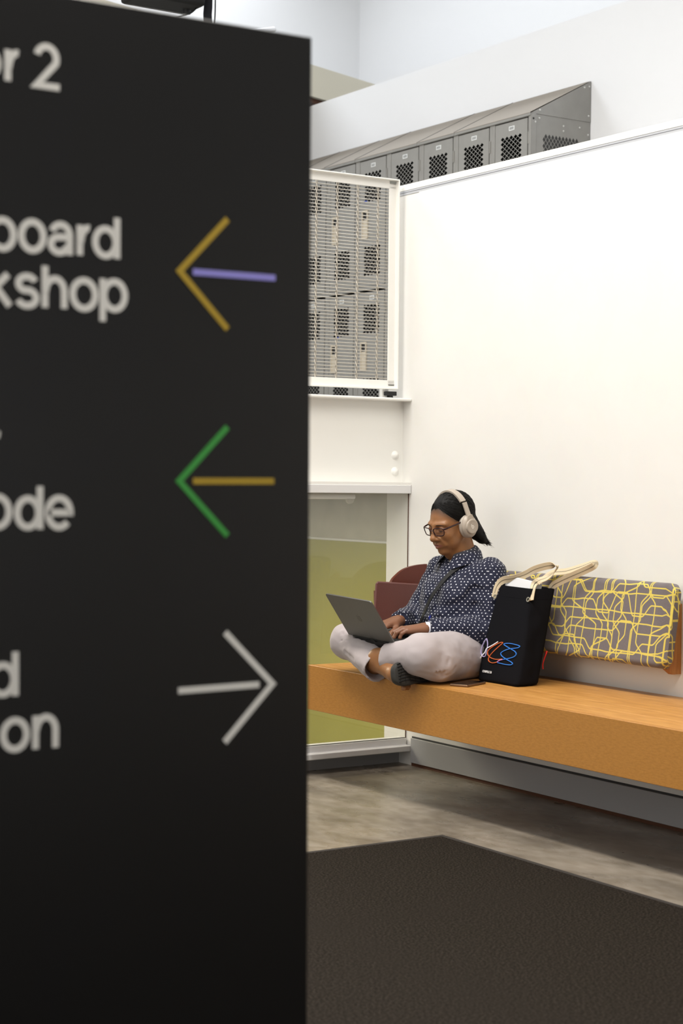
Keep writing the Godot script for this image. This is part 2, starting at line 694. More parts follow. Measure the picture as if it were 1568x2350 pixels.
func setting() -> void:
	struct("floor", bx(Vector3(-8, -0.2, -0.115), Vector3(0.12, 0, 10)), M.concrete, "polished grey concrete floor")
	struct("floor_stair", bx(Vector3(-8, -0.8, -7), Vector3(4.6, -0.6, -0.115)), M.concrete)
	# bench wall: low partition with cap, groove and skirting
	struct("wall_right", bx(Vector3(0, -0.2, 0.104), Vector3(0.12, 2.443, 10)), M.white, "white partition wall behind the bench")
	struct("wall_jamb", bx(Vector3(0.004, -0.2, -0.114), Vector3(0.12, 2.443, 0.104)), M.white)
	struct("trim_1", bx(Vector3(0.0, 2.462, -0.114), Vector3(0.12, 2.487, 10)), M.enamel, "white cap along the top of the partition")
	struct("trim_2", bx(Vector3(0.0015, 2.443, -0.112), Vector3(0.116, 2.462, 10)), M.groove, "grey metal channel under the cap")
	struct("trim_3", bx(Vector3(0.0005, 2.4525, -0.1), Vector3(0.1, 2.4545, 10)), M.alu)
	struct("baseboard_right", bx(Vector3(-0.010, 0.014, 0.104), Vector3(0.0, 0.119, 10), 0.002), M.grey_panel, "grey skirting panel under the bench")
	struct("trim_4", bx(Vector3(-0.003, 0.119, 0.104), Vector3(0.001, 0.126, 10)), M.steel_dark)
	struct("trim_5", bx(Vector3(-0.004, 0.0, 0.104), Vector3(0.0, 0.014, 10)), M.brown)
	# end wall below and above the window
	struct("wall_end", bx(Vector3(-8, -0.2, -0.03), Vector3(0.004, 0.066, 0.0)), M.grey_panel)
	var beam := MB.new()
	beam.span(Vector3(-6, 1.207, -0.02), Vector3(0.004, 1.56, 0.0))
	beam.rbox(Vector3(-2.998, 1.561, -0.01), Vector3(6.004, 0.013, 0.15), 0.005)
	beam.span(Vector3(-6, 1.196, -0.09), Vector3(0.004, 1.208, 0.068))
	var bs := struct("beam", beam.build(), M.enamel, "white painted steel beam above the window")
	for y in [1.324, 1.255]:
		var b := MB.new()
		var prof := [Vector2(0.0, 0.014), Vector2(0.006, 0.0135), Vector2(0.012, 0.010), Vector2(0.0165, 0.004), Vector2(0.0195, 0.0)]
		prof.reverse()
		b.lathe(Vector3(-0.036, y, 0.0), prof, 20, Basis(Vector3.RIGHT, Vector3.BACK, Vector3.DOWN))
		put("bolt", b.build(), M.enamel, bs)
	struct("trim_6", bx(Vector3(-6, 1.161, -0.02), Vector3(0.002, 1.196, 0.070), 0.002), M.trim, "white window head under the beam")
	# window
	var fr := MB.new()
	fr.span(Vector3(-6, 0.066, 0.0), Vector3(-0.002, 0.112, 0.062))
	fr.rbox(Vector3(-3.0, 0.0735, 0.06), Vector3(5.998, 0.025, 0.084), 0.004)
	var win := struct("window_1", fr.build(), M.trim, "glass window with a white metal sill at the end of the bench")
	var glass := mat(Color(0.93, 0.97, 0.94, 0.10), 0.02)
	glass.transparency = BaseMaterial3D.TRANSPARENCY_ALPHA
	M.glass = glass
	var gm := MB.new()
	gm.quad(Vector3(-6, 0.112, 0.05), Vector3(0.003, 0.112, 0.05), Vector3(0.003, 1.161, 0.05), Vector3(-6, 1.161, 0.05))
	put("pane", gm.build(), glass, win)
	put("gasket", bx(Vector3(0.0, 0.112, 0.049), Vector3(0.0045, 1.161, 0.051)), M.brown, win)
	put("gasket", bx(Vector3(-6, 0.112, 0.046), Vector3(-0.002, 0.1145, 0.054)), M.steel_dark, win)
	# blind tube with its end bracket behind the glass
	var t := thing("roller_blind", "grey roller blind tube with a round end bracket behind the glass", "blind", Vector3(-0.178, 1.144, -0.1))
	var tb := MB.new()
	tb.tube([Vector3(0, 0, 0), Vector3(-2.2, 0, 0)], 0.0105, 12)
	put("tube", tb.build(), M.trim, t)
	var br := MB.new()
	var poly := PackedVector2Array()
	for i in 13:
		var a := PI + PI * i / 12.0
		poly.append(Vector2(cos(a) * 0.02 - 0.022, sin(a) * 0.022 - 0.008))
	br.prism(poly, -0.006, 0.006)
	put("bracket", br.build(), M.scuffed, t)
	# upper landing behind the partition
	struct("landing_slab", bx(Vector3(-6, 1.22, -7), Vector3(1.48, 1.555, -0.02)), M.scuffed)
	struct("landing_slab", bx(Vector3(0.12, 1.22, -0.02), Vector3(1.48, 1.555, 10)), M.scuffed)
	struct("wall_upper", bx(Vector3(1.482, 1.2, -7), Vector3(1.60, 3.57, 10)), M.cool, "white parapet wall behind the lockers")
	# stair wall behind the glass: green below, scuffed grey above a ledge
	struct("wall_stair", bx(Vector3(0.9, -0.8, -7), Vector3(1.0, 0.886, 0.4)), M.green, "olive green painted wall seen through the window")
	struct("trim_7", bx(Vector3(0.886, 0.886, -7), Vector3(1.0, 0.899, 0.4), 0.003), M.trim)
	struct("wall_stair", bx(Vector3(0.915, 0.899, -7), Vector3(1.0, 1.22, 0.4)), M.scuffed)
	struct("wall_under", bx(Vector3(0.12, -0.8, 0.4), Vector3(1.6, 1.22, 0.5)), M.scuffed)
	# hall shell
	struct("wall_far", bx(Vector3(4.4, -0.8, -7), Vector3(4.6, 6.6, 10)), M.far, "pale far wall above the parapet")
	struct("trim_8", bx(Vector3(4.385, 4.6, -3.35), Vector3(4.40, 6.5, -3.335)), M.alu)
	struct("wall_back", bx(Vector3(-8, -0.8, -7.2), Vector3(4.6, 6.6, -7)), M.far)
	struct("wall_left", bx(Vector3(-8.2, -0.8, -7.2), Vector3(-8, 6.6, 10.2)), M.far)
	struct("wall_front", bx(Vector3(-8.2, -0.8, 10), Vector3(4.6, 6.6, 10.2)), mat(Color(0.35, 0.35, 0.36), 0.8))
	struct("ceiling", bx(Vector3(-8.2, 6.4, -7.2), Vector3(4.6, 6.6, 10.2)), M.far)
	# beige bulkhead seen past the parapet
	var bd := Vector3(0.948, 0.0, -0.318).normalized()
	var bb := Basis(bd, Vector3.UP, bd.cross(Vector3.UP))
	var bk := MB.new()
	bk.box(Vector3(1.60, 3.772, -3.30) + bd * 0.15 + bb.z * -0.4, Vector3(4.2, 0.20, 0.8), bb)
	struct("bulkhead", bk.build(), M.beige, "beige bulkhead beyond the parapet")
	var bk2 := MB.new()
	bk2.box(Vector3(1.60, 3.655, -3.30) + bd * 0.15 + bb.z * -0.42, Vector3(4.2, 0.03, 0.78), bb)
	struct("bulkhead", bk2.build(), M.brown)
	# floor mat
	var mt := thing("floor_mat", "large dark brown entrance mat with a bound edge on the concrete floor", "mat", Vector3(-0.777, 0, 1.372))
	put("pile", bx(Vector3(-3.2, 0.001, 0.022), Vector3(-0.022, 0.009, 6.0)), M.carpet, mt)
	var eb := MB.new()
	eb.rbox(Vector3(-0.011, 0.0045, 3.0), Vector3(0.022, 0.009, 6.0), 0.003)
	eb.rbox(Vector3(-1.61, 0.0045, 0.011), Vector3(3.18, 0.009, 0.022), 0.003)
	put("binding", eb.build(), M.binding, mt)

func glow(e: float, c := Color(1, 0.97, 0.92)) -> StandardMaterial3D:
	var m := mat(Color(0.9, 0.9, 0.9), 0.5)
	m.emission_enabled = true
	m.emission = c
	m.emission_energy_multiplier = e
	return m

func lamps() -> void:
	var g := glow(1.2)
	for k in 3:
		var t := thing("linear_lamp", ["long white linear lamp over the aisle, nearest the window wall", "long white linear lamp over the aisle, middle of the run", "long white linear lamp over the aisle, farthest from the window wall"][k], "lamp", Vector3(-2.15, 4.37, 0.4 + 2.3 * k), "linear lamps over the aisle")
		put("housing", bx(Vector3(-0.22, 0.012, -1.05), Vector3(0.22, 0.09, 1.05), 0.01), M.trim, t)
		put("diffuser", bx(Vector3(-0.21, 0.0, -1.0), Vector3(0.21, 0.012, 1.0)), g, t)
		put("hanger", bx(Vector3(-0.005, 0.09, -0.8), Vector3(0.005, 2.03, -0.79)), M.alu, t)
		put("hanger", bx(Vector3(-0.005, 0.09, 0.79), Vector3(0.005, 2.03, 0.8)), M.alu, t)
	var g2 := glow(1.0, Color(0.94, 0.97, 1.0))
	var where := ["beyond the parapet at the far end", "beyond the parapet above the lockers", "above the floor mat", "behind the wayfinding board", "over the landing behind the window wall"]
	for k in 5:
		var p: Vector3 = [Vector3(2.7, 6.22, -3.4), Vector3(2.7, 6.22, 3.8), Vector3(-3.5, 6.22, 1.0), Vector3(-3.5, 6.22, 6.0), Vector3(-2.2, 6.22, -4.2)][k]
		var t := thing("ceiling_light", "luminous ceiling panel high %s" % where[k], "light", p, "luminous ceiling panels")
		var hw := Vector2(0.5, 3.4) if k < 2 else Vector2(1.2, 1.2)
		put("frame", bx(Vector3(-hw.x - 0.05, 0.012, -hw.y - 0.05), Vector3(hw.x + 0.05, 0.18, hw.y + 0.05), 0.01), M.trim, t)
		put("diffuser", bx(Vector3(-hw.x, 0.0, -hw.y), Vector3(hw.x, 0.012, hw.y)), g2, t)
	struct("window_2", bx(Vector3(-8.0, 1.0, 1.1), Vector3(-7.66, 4.2, 5.3), 0.01), M.trim)
	struct("window_4", bx(Vector3(-8.0, 0.5, 9.96), Vector3(-1.0, 2.2, 9.99)), glow(0.42, Color(0.95, 0.97, 1.0)))
	struct("window_3", bx(Vector3(-7.66, 1.1, 1.2), Vector3(-7.64, 4.1, 5.2)), glow(1.0))
	var t2 := thing("stair_lamp", "slim lamp under the landing behind the window", "lamp", Vector3(-0.75, 1.14, -1.5))
	put("housing", bx(Vector3(-0.16, 0.01, -0.65), Vector3(0.16, 0.08, 0.65)), M.trim, t2)
	put("diffuser", bx(Vector3(-0.15, 0.0, -0.6), Vector3(0.15, 0.01, 0.6)), glow(0.8), t2)

# sheet in the xy plane (facing +z) with patches of staggered diamond holes
func perforated(w: float, h: float, px0: float, px1: float, patches: Array, na: int, nbs: Array, shrink: float) -> ArrayMesh:
	var b := MB.new()
	var z := 0.0
	var rim := 0.018 if na < 15 else 0.0012
	var rect := func(x0: float, y0: float, x1: float, y1: float) -> void:
		b.quad(Vector3(x0, y0, z), Vector3(x1, y0, z), Vector3(x1, y1, z), Vector3(x0, y1, z))
	rect.call(0.0, 0.0, px0, h)
	rect.call(px1, 0.0, w, h)
	var y := 0.0
	for q in patches.size():
		var p: Vector2 = patches[q]
		rect.call(px0, y, px1, p.x)
		y = p.y
		var nb: int = nbs[q]
		var a := (px1 - px0) / na
		var c := (p.y - p.x) / nb
		for i in na + 1:
			for j in nb + 1:
				if (i + j) % 2 == 1:
					continue
				var o := Vector3(px0 + i * a, p.x + j * c, z)
				var r := o + Vector3(a, 0, 0)
				var u := o + Vector3(0, c, 0)
				var l := o - Vector3(a, 0, 0)
				var d := o - Vector3(0, c, 0)
				if i > 0 and i < na and j > 0 and j < nb:
					var s := shrink
					var ring := [r, u, l, d]
					for k in 4:
						var e: Vector3 = ring[k]
						var g: Vector3 = ring[(k + 1) % 4]
						b.quad(e, g, o + (g - o) * s, o + (e - o) * s)
						b.quad(o + (e - o) * s, o + (g - o) * s, o + (g - o) * s - Vector3(0, 0, 0.0012), o + (e - o) * s - Vector3(0, 0, 0.0012))
				else:
					if i < na and j < nb:
						b.tri(o, r, u)
					if i > 0 and j < nb:
						b.tri(o, u, l)
					if i > 0 and j > 0:
						b.tri(o, l, d)
					if i < na and j > 0:
						b.tri(o, d, r)
	rect.call(px0, y, px1, h)
	# folded rim
	b.span(Vector3(0, 0, -rim), Vector3(0.003, h, -0.0005))
	b.span(Vector3(w - 0.003, 0, -rim), Vector3(w, h, -0.0005))
	b.span(Vector3(0, 0, -rim), Vector3(w, 0.003, -0.0005))
	b.span(Vector3(0, h - 0.003, -rim), Vector3(w, h, -0.0005))
	return b.build()

func lockers() -> void:
	var turn := Basis(Vector3.UP, -PI / 2) # local x -> +z of the hall, local z -> -x
	var door := perforated(0.252, 0.700, 0.041, 0.211, [Vector2(0.055, 0.225), Vector2(0.465, 0.635)], 10, [14, 14], 0.88)
	var body := MB.new()
	var dp := 0.375
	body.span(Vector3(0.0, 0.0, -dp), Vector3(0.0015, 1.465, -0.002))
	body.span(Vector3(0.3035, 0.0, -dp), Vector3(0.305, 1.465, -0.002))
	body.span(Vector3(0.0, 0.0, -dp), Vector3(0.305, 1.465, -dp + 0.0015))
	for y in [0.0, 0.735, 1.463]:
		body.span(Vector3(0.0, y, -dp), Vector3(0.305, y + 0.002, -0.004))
	var bm := body.build()
	var frm := MB.new()
	frm.rbox(Vector3(0.0105, 0.7325, -0.006), Vector3(0.021, 1.465, 0.012), 0.002)
	frm.rbox(Vector3(0.2945, 0.7325, -0.006), Vector3(0.021, 1.465, 0.012), 0.002)
	for r in [[0.0, 0.010], [0.725, 0.745], [1.452, 1.465]]:
		frm.rbox(Vector3(0.1525, (r[0] + r[1]) * 0.5, -0.0065), Vector3(0.263, r[1] - r[0], 0.012), 0.002)
	var fm := frm.build()
	var hd := MB.new() # recessed pull: rim, dark back and latch bar
	var ring := [Vector2(0, 0), Vector2(0.05, 0), Vector2(0.05, 0.15), Vector2(0, 0.15)]
	hd.stroke(ring, 0.009, -0.001, 0.006, Transform3D.IDENTITY, true)
	var hm := hd.build()
	var cup := bx(Vector3(0.004, 0.004, 0.0004), Vector3(0.046, 0.100, 0.003))
	var slot := bx(Vector3(0.004, 0.105, 0.0003), Vector3(0.046, 0.146, 0.0012))
	var plate := bx(Vector3(-0.022, -0.011, 0.0), Vector3(0.022, 0.011, 0.0022), 0.001)
	var digit := MB.new()
	for k in 3:
		digit.stroke([Vector2(-0.011 + 0.011 * k - 0.003, -0.005), Vector2(-0.011 + 0.011 * k + 0.003, -0.005), Vector2(-0.011 + 0.011 * k + 0.003, 0.005), Vector2(-0.011 + 0.011 * k - 0.003, 0.005)], 0.002, 0.0022, 0.0027, Transform3D.IDENTITY, true)
	var dm := digit.build()
	var hinge := MB.new()
	hinge.tube([Vector3(0, -0.03, 0), Vector3(0, 0.03, 0)], 0.004, 8)
	var hgm := hinge.build()
	var tape := bx(Vector3(0, 0, 0), Vector3(0.028, 0.010, 0.001))
	var blue := mat(Color(0.12, 0.24, 0.62), 0.6)
	var rank := ["first", "second", "third", "fourth", "fifth", "sixth", "seventh", "eighth", "ninth"]
	var proto: Node3D = null
	for k in 9:
		var lab: String = "grey two-tier perforated metal locker, %s in the row from the exposed end" % rank[k]
		var at := Vector3(1.1, 1.556, -0.5012 - 0.305 * (k + 1))
		if proto == null:
			proto = thing("locker", lab, "locker", at, "row of grey lockers behind the partition")
			proto.basis = turn
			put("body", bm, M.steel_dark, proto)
			put("face_frame", fm, M.steel, proto)
			for r in 2:
				var y0: float = [0.0125, 0.7465][r]
				var d := put("door", door, M.steel, proto, Transform3D(Basis.IDENTITY, Vector3(0.0265, y0, 0.0005)))
				var np := put("number_plate", plate, M.label, d, Transform3D(Basis.IDENTITY, Vector3(0.131, 0.668, 0.0)))
				put("digits", dm, M.steel_dark, d, Transform3D(Basis.IDENTITY, Vector3(0.131, 0.668, 0.0)))
				put("handle", hm, M.plate, d, Transform3D(Basis.IDENTITY, Vector3(0.030, 0.27, 0.0)))
				put("handle_cup", cup, M.plate, d, Transform3D(Basis.IDENTITY, Vector3(0.030, 0.27, 0.0)))
				put("handle_slot", slot, M.black, d, Transform3D(Basis.IDENTITY, Vector3(0.030, 0.27, 0.0)))
				for hy in [0.1, 0.6]:
					put("hinge", hgm, M.steel, d, Transform3D(Basis.IDENTITY, Vector3(0.263, hy, 0.001)))
		else:
			var c: Node3D = proto.duplicate()
			c.name = numbered("locker")
			add_child(c)
			c.position = at
			tag(c, lab, "locker", "row of grey lockers behind the partition")
			if k == 5:
				put("tape", tape, blue, c, Transform3D(Basis.IDENTITY, Vector3(0.10, 0.472, 0.001)))
			if k == 4:
				put("tape", tape, blue, c, Transform3D(Basis.IDENTITY, Vector3(0.07, 1.215, 0.001)))
	# exposed end panel with tall diamonds, local x runs towards the wall
	var ep := thing("locker_end_panel", "grey perforated metal end panel closing the near end of the locker row", "panel", Vector3(1.1, 1.556, -0.5))
	var pm := perforated(0.378, 1.465, 0.072, 0.315, [Vector2(0.65, 0.80), Vector2(1.202, 1.376)], 22, [9, 11], 0.88)
	put("sheet", pm, M.steel, ep)
	put("corner_trim", bx(Vector3(-0.004, 0, -0.012), Vector3(-0.0005, 1.465, 0.003), 0.001), M.steel, ep)
	put("corner_post", bx(Vector3(0.0, 0, -0.002), Vector3(0.03, 1.465, 0.003), 0.001), M.steel, ep)
	var rv := MB.new()
	rv.lathe(Vector3.ZERO, [Vector2(0.0055, 0), Vector2(0.005, 0.002), Vector2(0.0, 0.003)], 10, Basis(Vector3.RIGHT, Vector3.BACK, Vector3.DOWN))
	var rm := rv.build()
	var bright := mat(Color(0.78, 0.78, 0.77), 0.3, 0.3)
	for p in [Vector2(0.05, 1.445), Vector2(0.025, 1.425), Vector2(0.31, 1.43), Vector2(0.365, 1.40), Vector2(0.205, 1.425), Vector2(0.205, 1.40)]:
		put("rivet", rm, bright, ep, Transform3D(Basis.IDENTITY, Vector3(p.x, p.y, 0.001)))
	put("bolt_hole", rm, M.black, ep, Transform3D(Basis.IDENTITY, Vector3(0.012, 1.44, 0.003)))
	# sloped top in panels
	var top := thing("sloped_locker_top", "grey sloping metal hood along the top of the lockers", "hood", Vector3(1.092, 3.021, -0.497))
	var zs := [0.0, -0.62, -0.95, -1.55, -1.87, -2.3, -2.8]
	for k in 6:
		var b := MB.new()
		var z0: float = zs[k] - 0.0012
		var z1: float = zs[k + 1] + 0.0012
		var a := Vector3(0, 0.0, 0)
		var r := Vector3(0.386, 0.203, 0)
		var th := Vector3(0.0, 0.004, 0)
		var e := Vector3(0, 0, 1)
		b.quad(a + th + e * z0, r + th + e * z0, r + th + e * z1, a + th + e * z1)
		b.quad(a + e * z0, a + th + e * z0, a + th + e * z1, a + e * z1)
		b.quad(a + e * z1, r + e * z1, r + e * z0, a + e * z0)
		put("hood_panel", b.build(), M.hood, top)
		if k > 0:
			var sm := MB.new()
			sm.tube([a + th + e * zs[k], r + th + e * zs[k]], 0.0022, 5)
			put("seam", sm.build(), M.steel_dark, top)
		var lip := bx(Vector3(0, -0.012, z1), Vector3(0.003, 0.001, z0))
		put("hood_lip", lip, M.steel, top)
	var eb := MB.new()
	eb.prism(PackedVector2Array([Vector2(0.004, 0), Vector2(0.386, 0.0), Vector2(0.386, 0.204)]), -0.006, 0.0)
	var ce := put("hood_end", eb.build(), M.steel, top)
	for p in [Vector2(0.06, 0.02), Vector2(0.345, 0.168), Vector2(0.376, 0.176), Vector2(0.374, 0.03)]:
		put("rivet", rm, bright, ce, Transform3D(Basis.IDENTITY, Vector3(p.x, p.y, 0.0)))

func gate() -> void:
	var g := thing("mesh_panel", "white framed panel of woven steel wires standing on the beam", "wire panel", Vector3(-0.03, 1.61, -0.02))
	g.basis = Basis(Vector3.BACK, 0.004)
	var w := 1.5
	var h := 0.892
	var f := 0.036
	var fb := MB.new()
	for s in [[-w, 0.0, 0.0, f], [-w, h - f, 0.0, h]]:
		fb.rbox(Vector3((s[0] + s[2]) * 0.5, (s[1] + s[3]) * 0.5, 0.0), Vector3(s[2] - s[0], s[3] - s[1], 0.006), 0.0015)
	fb.rbox(Vector3(-f * 0.5, h * 0.5, 0), Vector3(f, h, 0.006), 0.0015)
	fb.rbox(Vector3(-w + f * 0.5, h * 0.5, 0), Vector3(f, h, 0.006), 0.0015)
	put("frame", fb.build(), M.enamel, g)
	var lb := MB.new()
	lb.rbox(Vector3(-w * 0.5, h, 0.012), Vector3(w, 0.006, 0.03), 0.0015)
	lb.rbox(Vector3(-w * 0.5, 0, 0.012), Vector3(w, 0.006, 0.03), 0.0015)
	lb.rbox(Vector3(0, h * 0.5, 0.012), Vector3(0.006, h + 0.006, 0.03), 0.0015)
	put("outer_flange", lb.build(), M.enamel, g)
	var wb := MB.new()
	wb.tube([Vector3(-w + 0.02, 0, 0), Vector3(-0.02, 0, 0)], 0.0019, 6)
	var wm := wb.build()
	var y := f + 0.008
	while y < h - f:
		put("wire", wm, M.wire, g, Transform3D(Basis.IDENTITY, Vector3(0, y, -0.005)))
		y += 0.0143
	# crimped cable: two strands twisting round the wires
	var cb := MB.new()
	for s in [0.0, PI]:
		var pts := []
		var n := 57 * 4
		for i in n + 1:
			var yy: float = f - 0.004 + (h - 2 * f + 0.008) * i / n
			var a: float = (yy - f - 0.008) / 0.0143 * PI * 0.5 + s
			pts.append(Vector3(cos(a) * 0.0026, yy, sin(a) * 0.0045 - 0.005))
		cb.tube(pts, 0.0021, 5)
	var cm := cb.build()
	var x := -0.09
	while x > -w:
		put("twisted_cable", cm, M.wire, g, Transform3D(Basis.IDENTITY, Vector3(x, 0, 0)))
		x -= 0.1035
	# foot and latch on the beam
	put("foot", bx(Vector3(-0.058, -0.043, -0.03), Vector3(-0.040, 0.0, -0.006), 0.002), M.enamel, g)
	put("latch", bx(Vector3(-0.052, -0.030, -0.004), Vector3(0.0, -0.012, 0.02), 0.002), M.black, g)
	var kb := MB.new()
	kb.prism(PackedVector2Array([Vector2(-0.038, -0.043), Vector2(-0.014, -0.043), Vector2(-0.02, -0.016), Vector2(-0.032, -0.016)]), -0.004, 0.014)
	put("latch_post", kb.build(), M.black, g)

func letter_strokes(ch: String) -> Array: # strokes in a unit box, [points, closed]
	var el := func(cx: float, cy: float, rx: float, ry: float, a0: float, a1: float, n := 22) -> Array:
		var o := []
		for i in n + 1:
			var a: float = deg_to_rad(a0 + (a1 - a0) * i / n)
			o.append(Vector2(cx + cos(a) * rx, cy + sin(a) * ry))
		return o
	match ch:
		"o":
			var r: Array = el.call(0.5, 0.5, 0.5, 0.5, 0, 360, 32)
			r.pop_back()
			return [[r, true]]
		"d", "p", "b":
			var bowl: Array
			if ch == "d":
				bowl = el.call(0.47, 0.375, 0.47, 0.375, 0, 360, 32)
				bowl.pop_back()
				return [[bowl, true], [[Vector2(1, -0.06), Vector2(1, 1.08)], false]]
			if ch == "b":
				bowl = el.call(0.53, 0.375, 0.47, 0.375, 0, 360, 32)
				bowl.pop_back()
				return [[bowl, true], [[Vector2(0, -0.06), Vector2(0, 1.08)], false]]
			bowl = el.call(0.53, 0.63, 0.47, 0.37, 0, 360, 32)
			bowl.pop_back()
			return [[bowl, true], [[Vector2(0, -0.08), Vector2(0, 1.06)], false]]
		"a":
			var top: Array = el.call(0.5, 0.62, 0.46, 0.38, 160, 0, 14)
			top.append(Vector2(0.96, -0.07))
			var bowl: Array = [Vector2(0.96, 0.55), Vector2(0.5, 0.56)]
			bowl.append_array(el.call(0.42, 0.28, 0.42, 0.28, 110, 300, 16))
			bowl.append(Vector2(0.96, 0.28))
			return [[top, false], [bowl, false]]
		"r":
			var arm: Array = [Vector2(0.05, 0.4)]
			arm.append_array(el.call(0.85, 0.45, 0.75, 0.53, 165, 82, 10))
			return [[[Vector2(0, -0.07), Vector2(0, 1.07)], false], [arm, false]]
		"n":
			var arch: Array = [Vector2(0.0, 0.5)]
			arch.append_array(el.call(0.52, 0.55, 0.48, 0.45, 165, 0, 16))
			arch.append(Vector2(1, -0.07))
			return [[[Vector2(0, -0.07), Vector2(0, 1.07)], false], [arch, false]]
		"h":
			var arch: Array = [Vector2(0.0, 0.35)]
			arch.append_array(el.call(0.52, 0.40, 0.48, 0.33, 165, 0, 16))
			arch.append(Vector2(1, -0.06))
			return [[[Vector2(0, -0.06), Vector2(0, 1.06)], false], [arch, false]]
		"k":
			return [[[Vector2(0, -0.06), Vector2(0, 1.06)], false], [[Vector2(0.9, 0.74), Vector2(0.02, 0.22)], false], [[Vector2(0.34, 0.42), Vector2(0.98, -0.04)], false]]
		"s":
			var t: Array = el.call(0.5, 0.75, 0.44, 0.25, 20, 250, 16)
			t.append_array(el.call(0.5, 0.25, 0.48, 0.27, 75, -160, 16))
			return [[t, false]]
		"e":
			var t: Array = [Vector2(0.02, 0.50), Vector2(1.0, 0.50)]
			t.append_array(el.call(0.5, 0.5, 0.5, 0.5, 8, 318, 30))
			return [[t, false]]
		"2":
			var t: Array = el.call(0.47, 0.70, 0.44, 0.30, 165, -22, 18)
			t.append_array([Vector2(0.02, 0.0), Vector2(1.06, 0.0)])
			return [[t, false]]
	return []

func sign_board() -> void:
	var s := thing("sign_board", "tall matt black wayfinding board with pale lettering and coloured arrows", "sign", Vector3(-2.7863, 1.2064, 3.70))
	s.basis = Basis(Vector3.BACK, 0.0075)
	var bm := tri_mat(noise_tex(51, 0.01, Color(0.050, 0.050, 0.051), Color(0.056, 0.056, 0.057), 256, 3), Vector3(0.8, 0.8, 0.8), 0.36)
	put("panel", bx(Vector3(-0.80, -1.12, -0.045), Vector3(0.0, 0.716, 0.0), 0.003), bm, s)
	put("base_plate", bx(Vector3(-0.86, -1.20, -0.30), Vector3(0.02, -1.188, 0.25), 0.003), M.black, s)
	put("riser", bx(Vector3(-0.76, -1.19, -0.04), Vector3(-0.06, -1.115, -0.006), 0.003), M.black, s)
	var ink := mat(Color(0.86, 0.855, 0.835), 0.6)
	var xf := Transform3D.IDENTITY
	var w := 0.0102
	var put_letter := func(ch: String, x0: float, y0: float, x1: float, y1: float) -> void:
		var b := MB.new()
		var h := w * 0.5
		var lay := 0.0
		for st in letter_strokes(ch):
			lay += 0.0004
			var pts := []
			for p in st[0]:
				pts.append(Vector2(x0 + h + p.x * (x1 - x0 - w), y0 + h + p.y * (y1 - y0 - w)))
			b.stroke(pts, w, 0.0002, 0.0008 + lay, xf, st[1])
		put("letter", b.build(), ink, s)
	for l in [["2", -0.4842, 0.5728, -0.4389, 0.6409], ["r", -0.5284, 0.5755, -0.5012, 0.6254], ["o", -0.5815, 0.5745, -0.5335, 0.6265],
			["b", -0.5550, 0.3292, -0.5090, 0.3945], ["o", -0.5069, 0.3301, -0.4620, 0.3818], ["a", -0.4604, 0.3299, -0.4187, 0.3814], ["r", -0.4139, 0.3310, -0.3873, 0.3806], ["d", -0.3887, 0.3305, -0.3426, 0.3947],
			["k", -0.5585, 0.2485, -0.5143, 0.3174], ["s", -0.5133, 0.2491, -0.4726, 0.3014], ["h", -0.4696, 0.2503, -0.4289, 0.3154], ["o", -0.4253, 0.2491, -0.3782, 0.3012], ["p", -0.3763, 0.2361, -0.3292, 0.3028],
			["r", -0.5560, 0.0210, -0.5290, 0.0690],
			["o", -0.5625, -0.0763, -0.5154, -0.0222], ["d", -0.5128, -0.0772, -0.4669, -0.0112], ["e", -0.4644, -0.0778, -0.4183, -0.0243],
			["d", -0.5520, -0.3215, -0.5053, -0.2544], ["o", -0.5340, -0.4037, -0.4873, -0.3510], ["n", -0.4834, -0.4031, -0.4415, -0.3495]]:
		put_letter.call(l[0], l[1], l[2], l[3], l[4])
	var yel := mat(Color(0.66, 0.55, 0.14), 0.6)
	var vio := mat(Color(0.56, 0.54, 0.84), 0.6)
	var grn := mat(Color(0.22, 0.58, 0.24), 0.6)
	for a in [[[[-0.1585, 0.4065], [-0.2407, 0.3215], [-0.1577, 0.2383]], yel, [[-0.2155, 0.3219], [-0.0703, 0.3222]], vio],
			[[[-0.157, 0.0798], [-0.2402, -0.0036], [-0.1563, -0.0873]], grn, [[-0.2142, -0.0035], [-0.071, -0.0031]], yel],
			[[[-0.1556, -0.2445], [-0.0701, -0.3292], [-0.1556, -0.4145]], ink, [[-0.239, -0.3297], [-0.0969, -0.3289]], ink]]:
		var b := MB.new()
		var p := []
		for q in a[0]:
			p.append(Vector2(q[0], q[1]))
		b.stroke(p, 0.0098, 0.0002, 0.0012, xf, false, 0.003)
		var o := put("arrow_head", b.build(), a[1], s)
		var c := MB.new()
		c.stroke([Vector2(a[2][0][0], a[2][0][1]), Vector2(a[2][1][0], a[2][1][1])], 0.0098, 0.0002, 0.0012, xf, false, 0.002)
		put("arrow_shaft", c.build(), a[3], s)

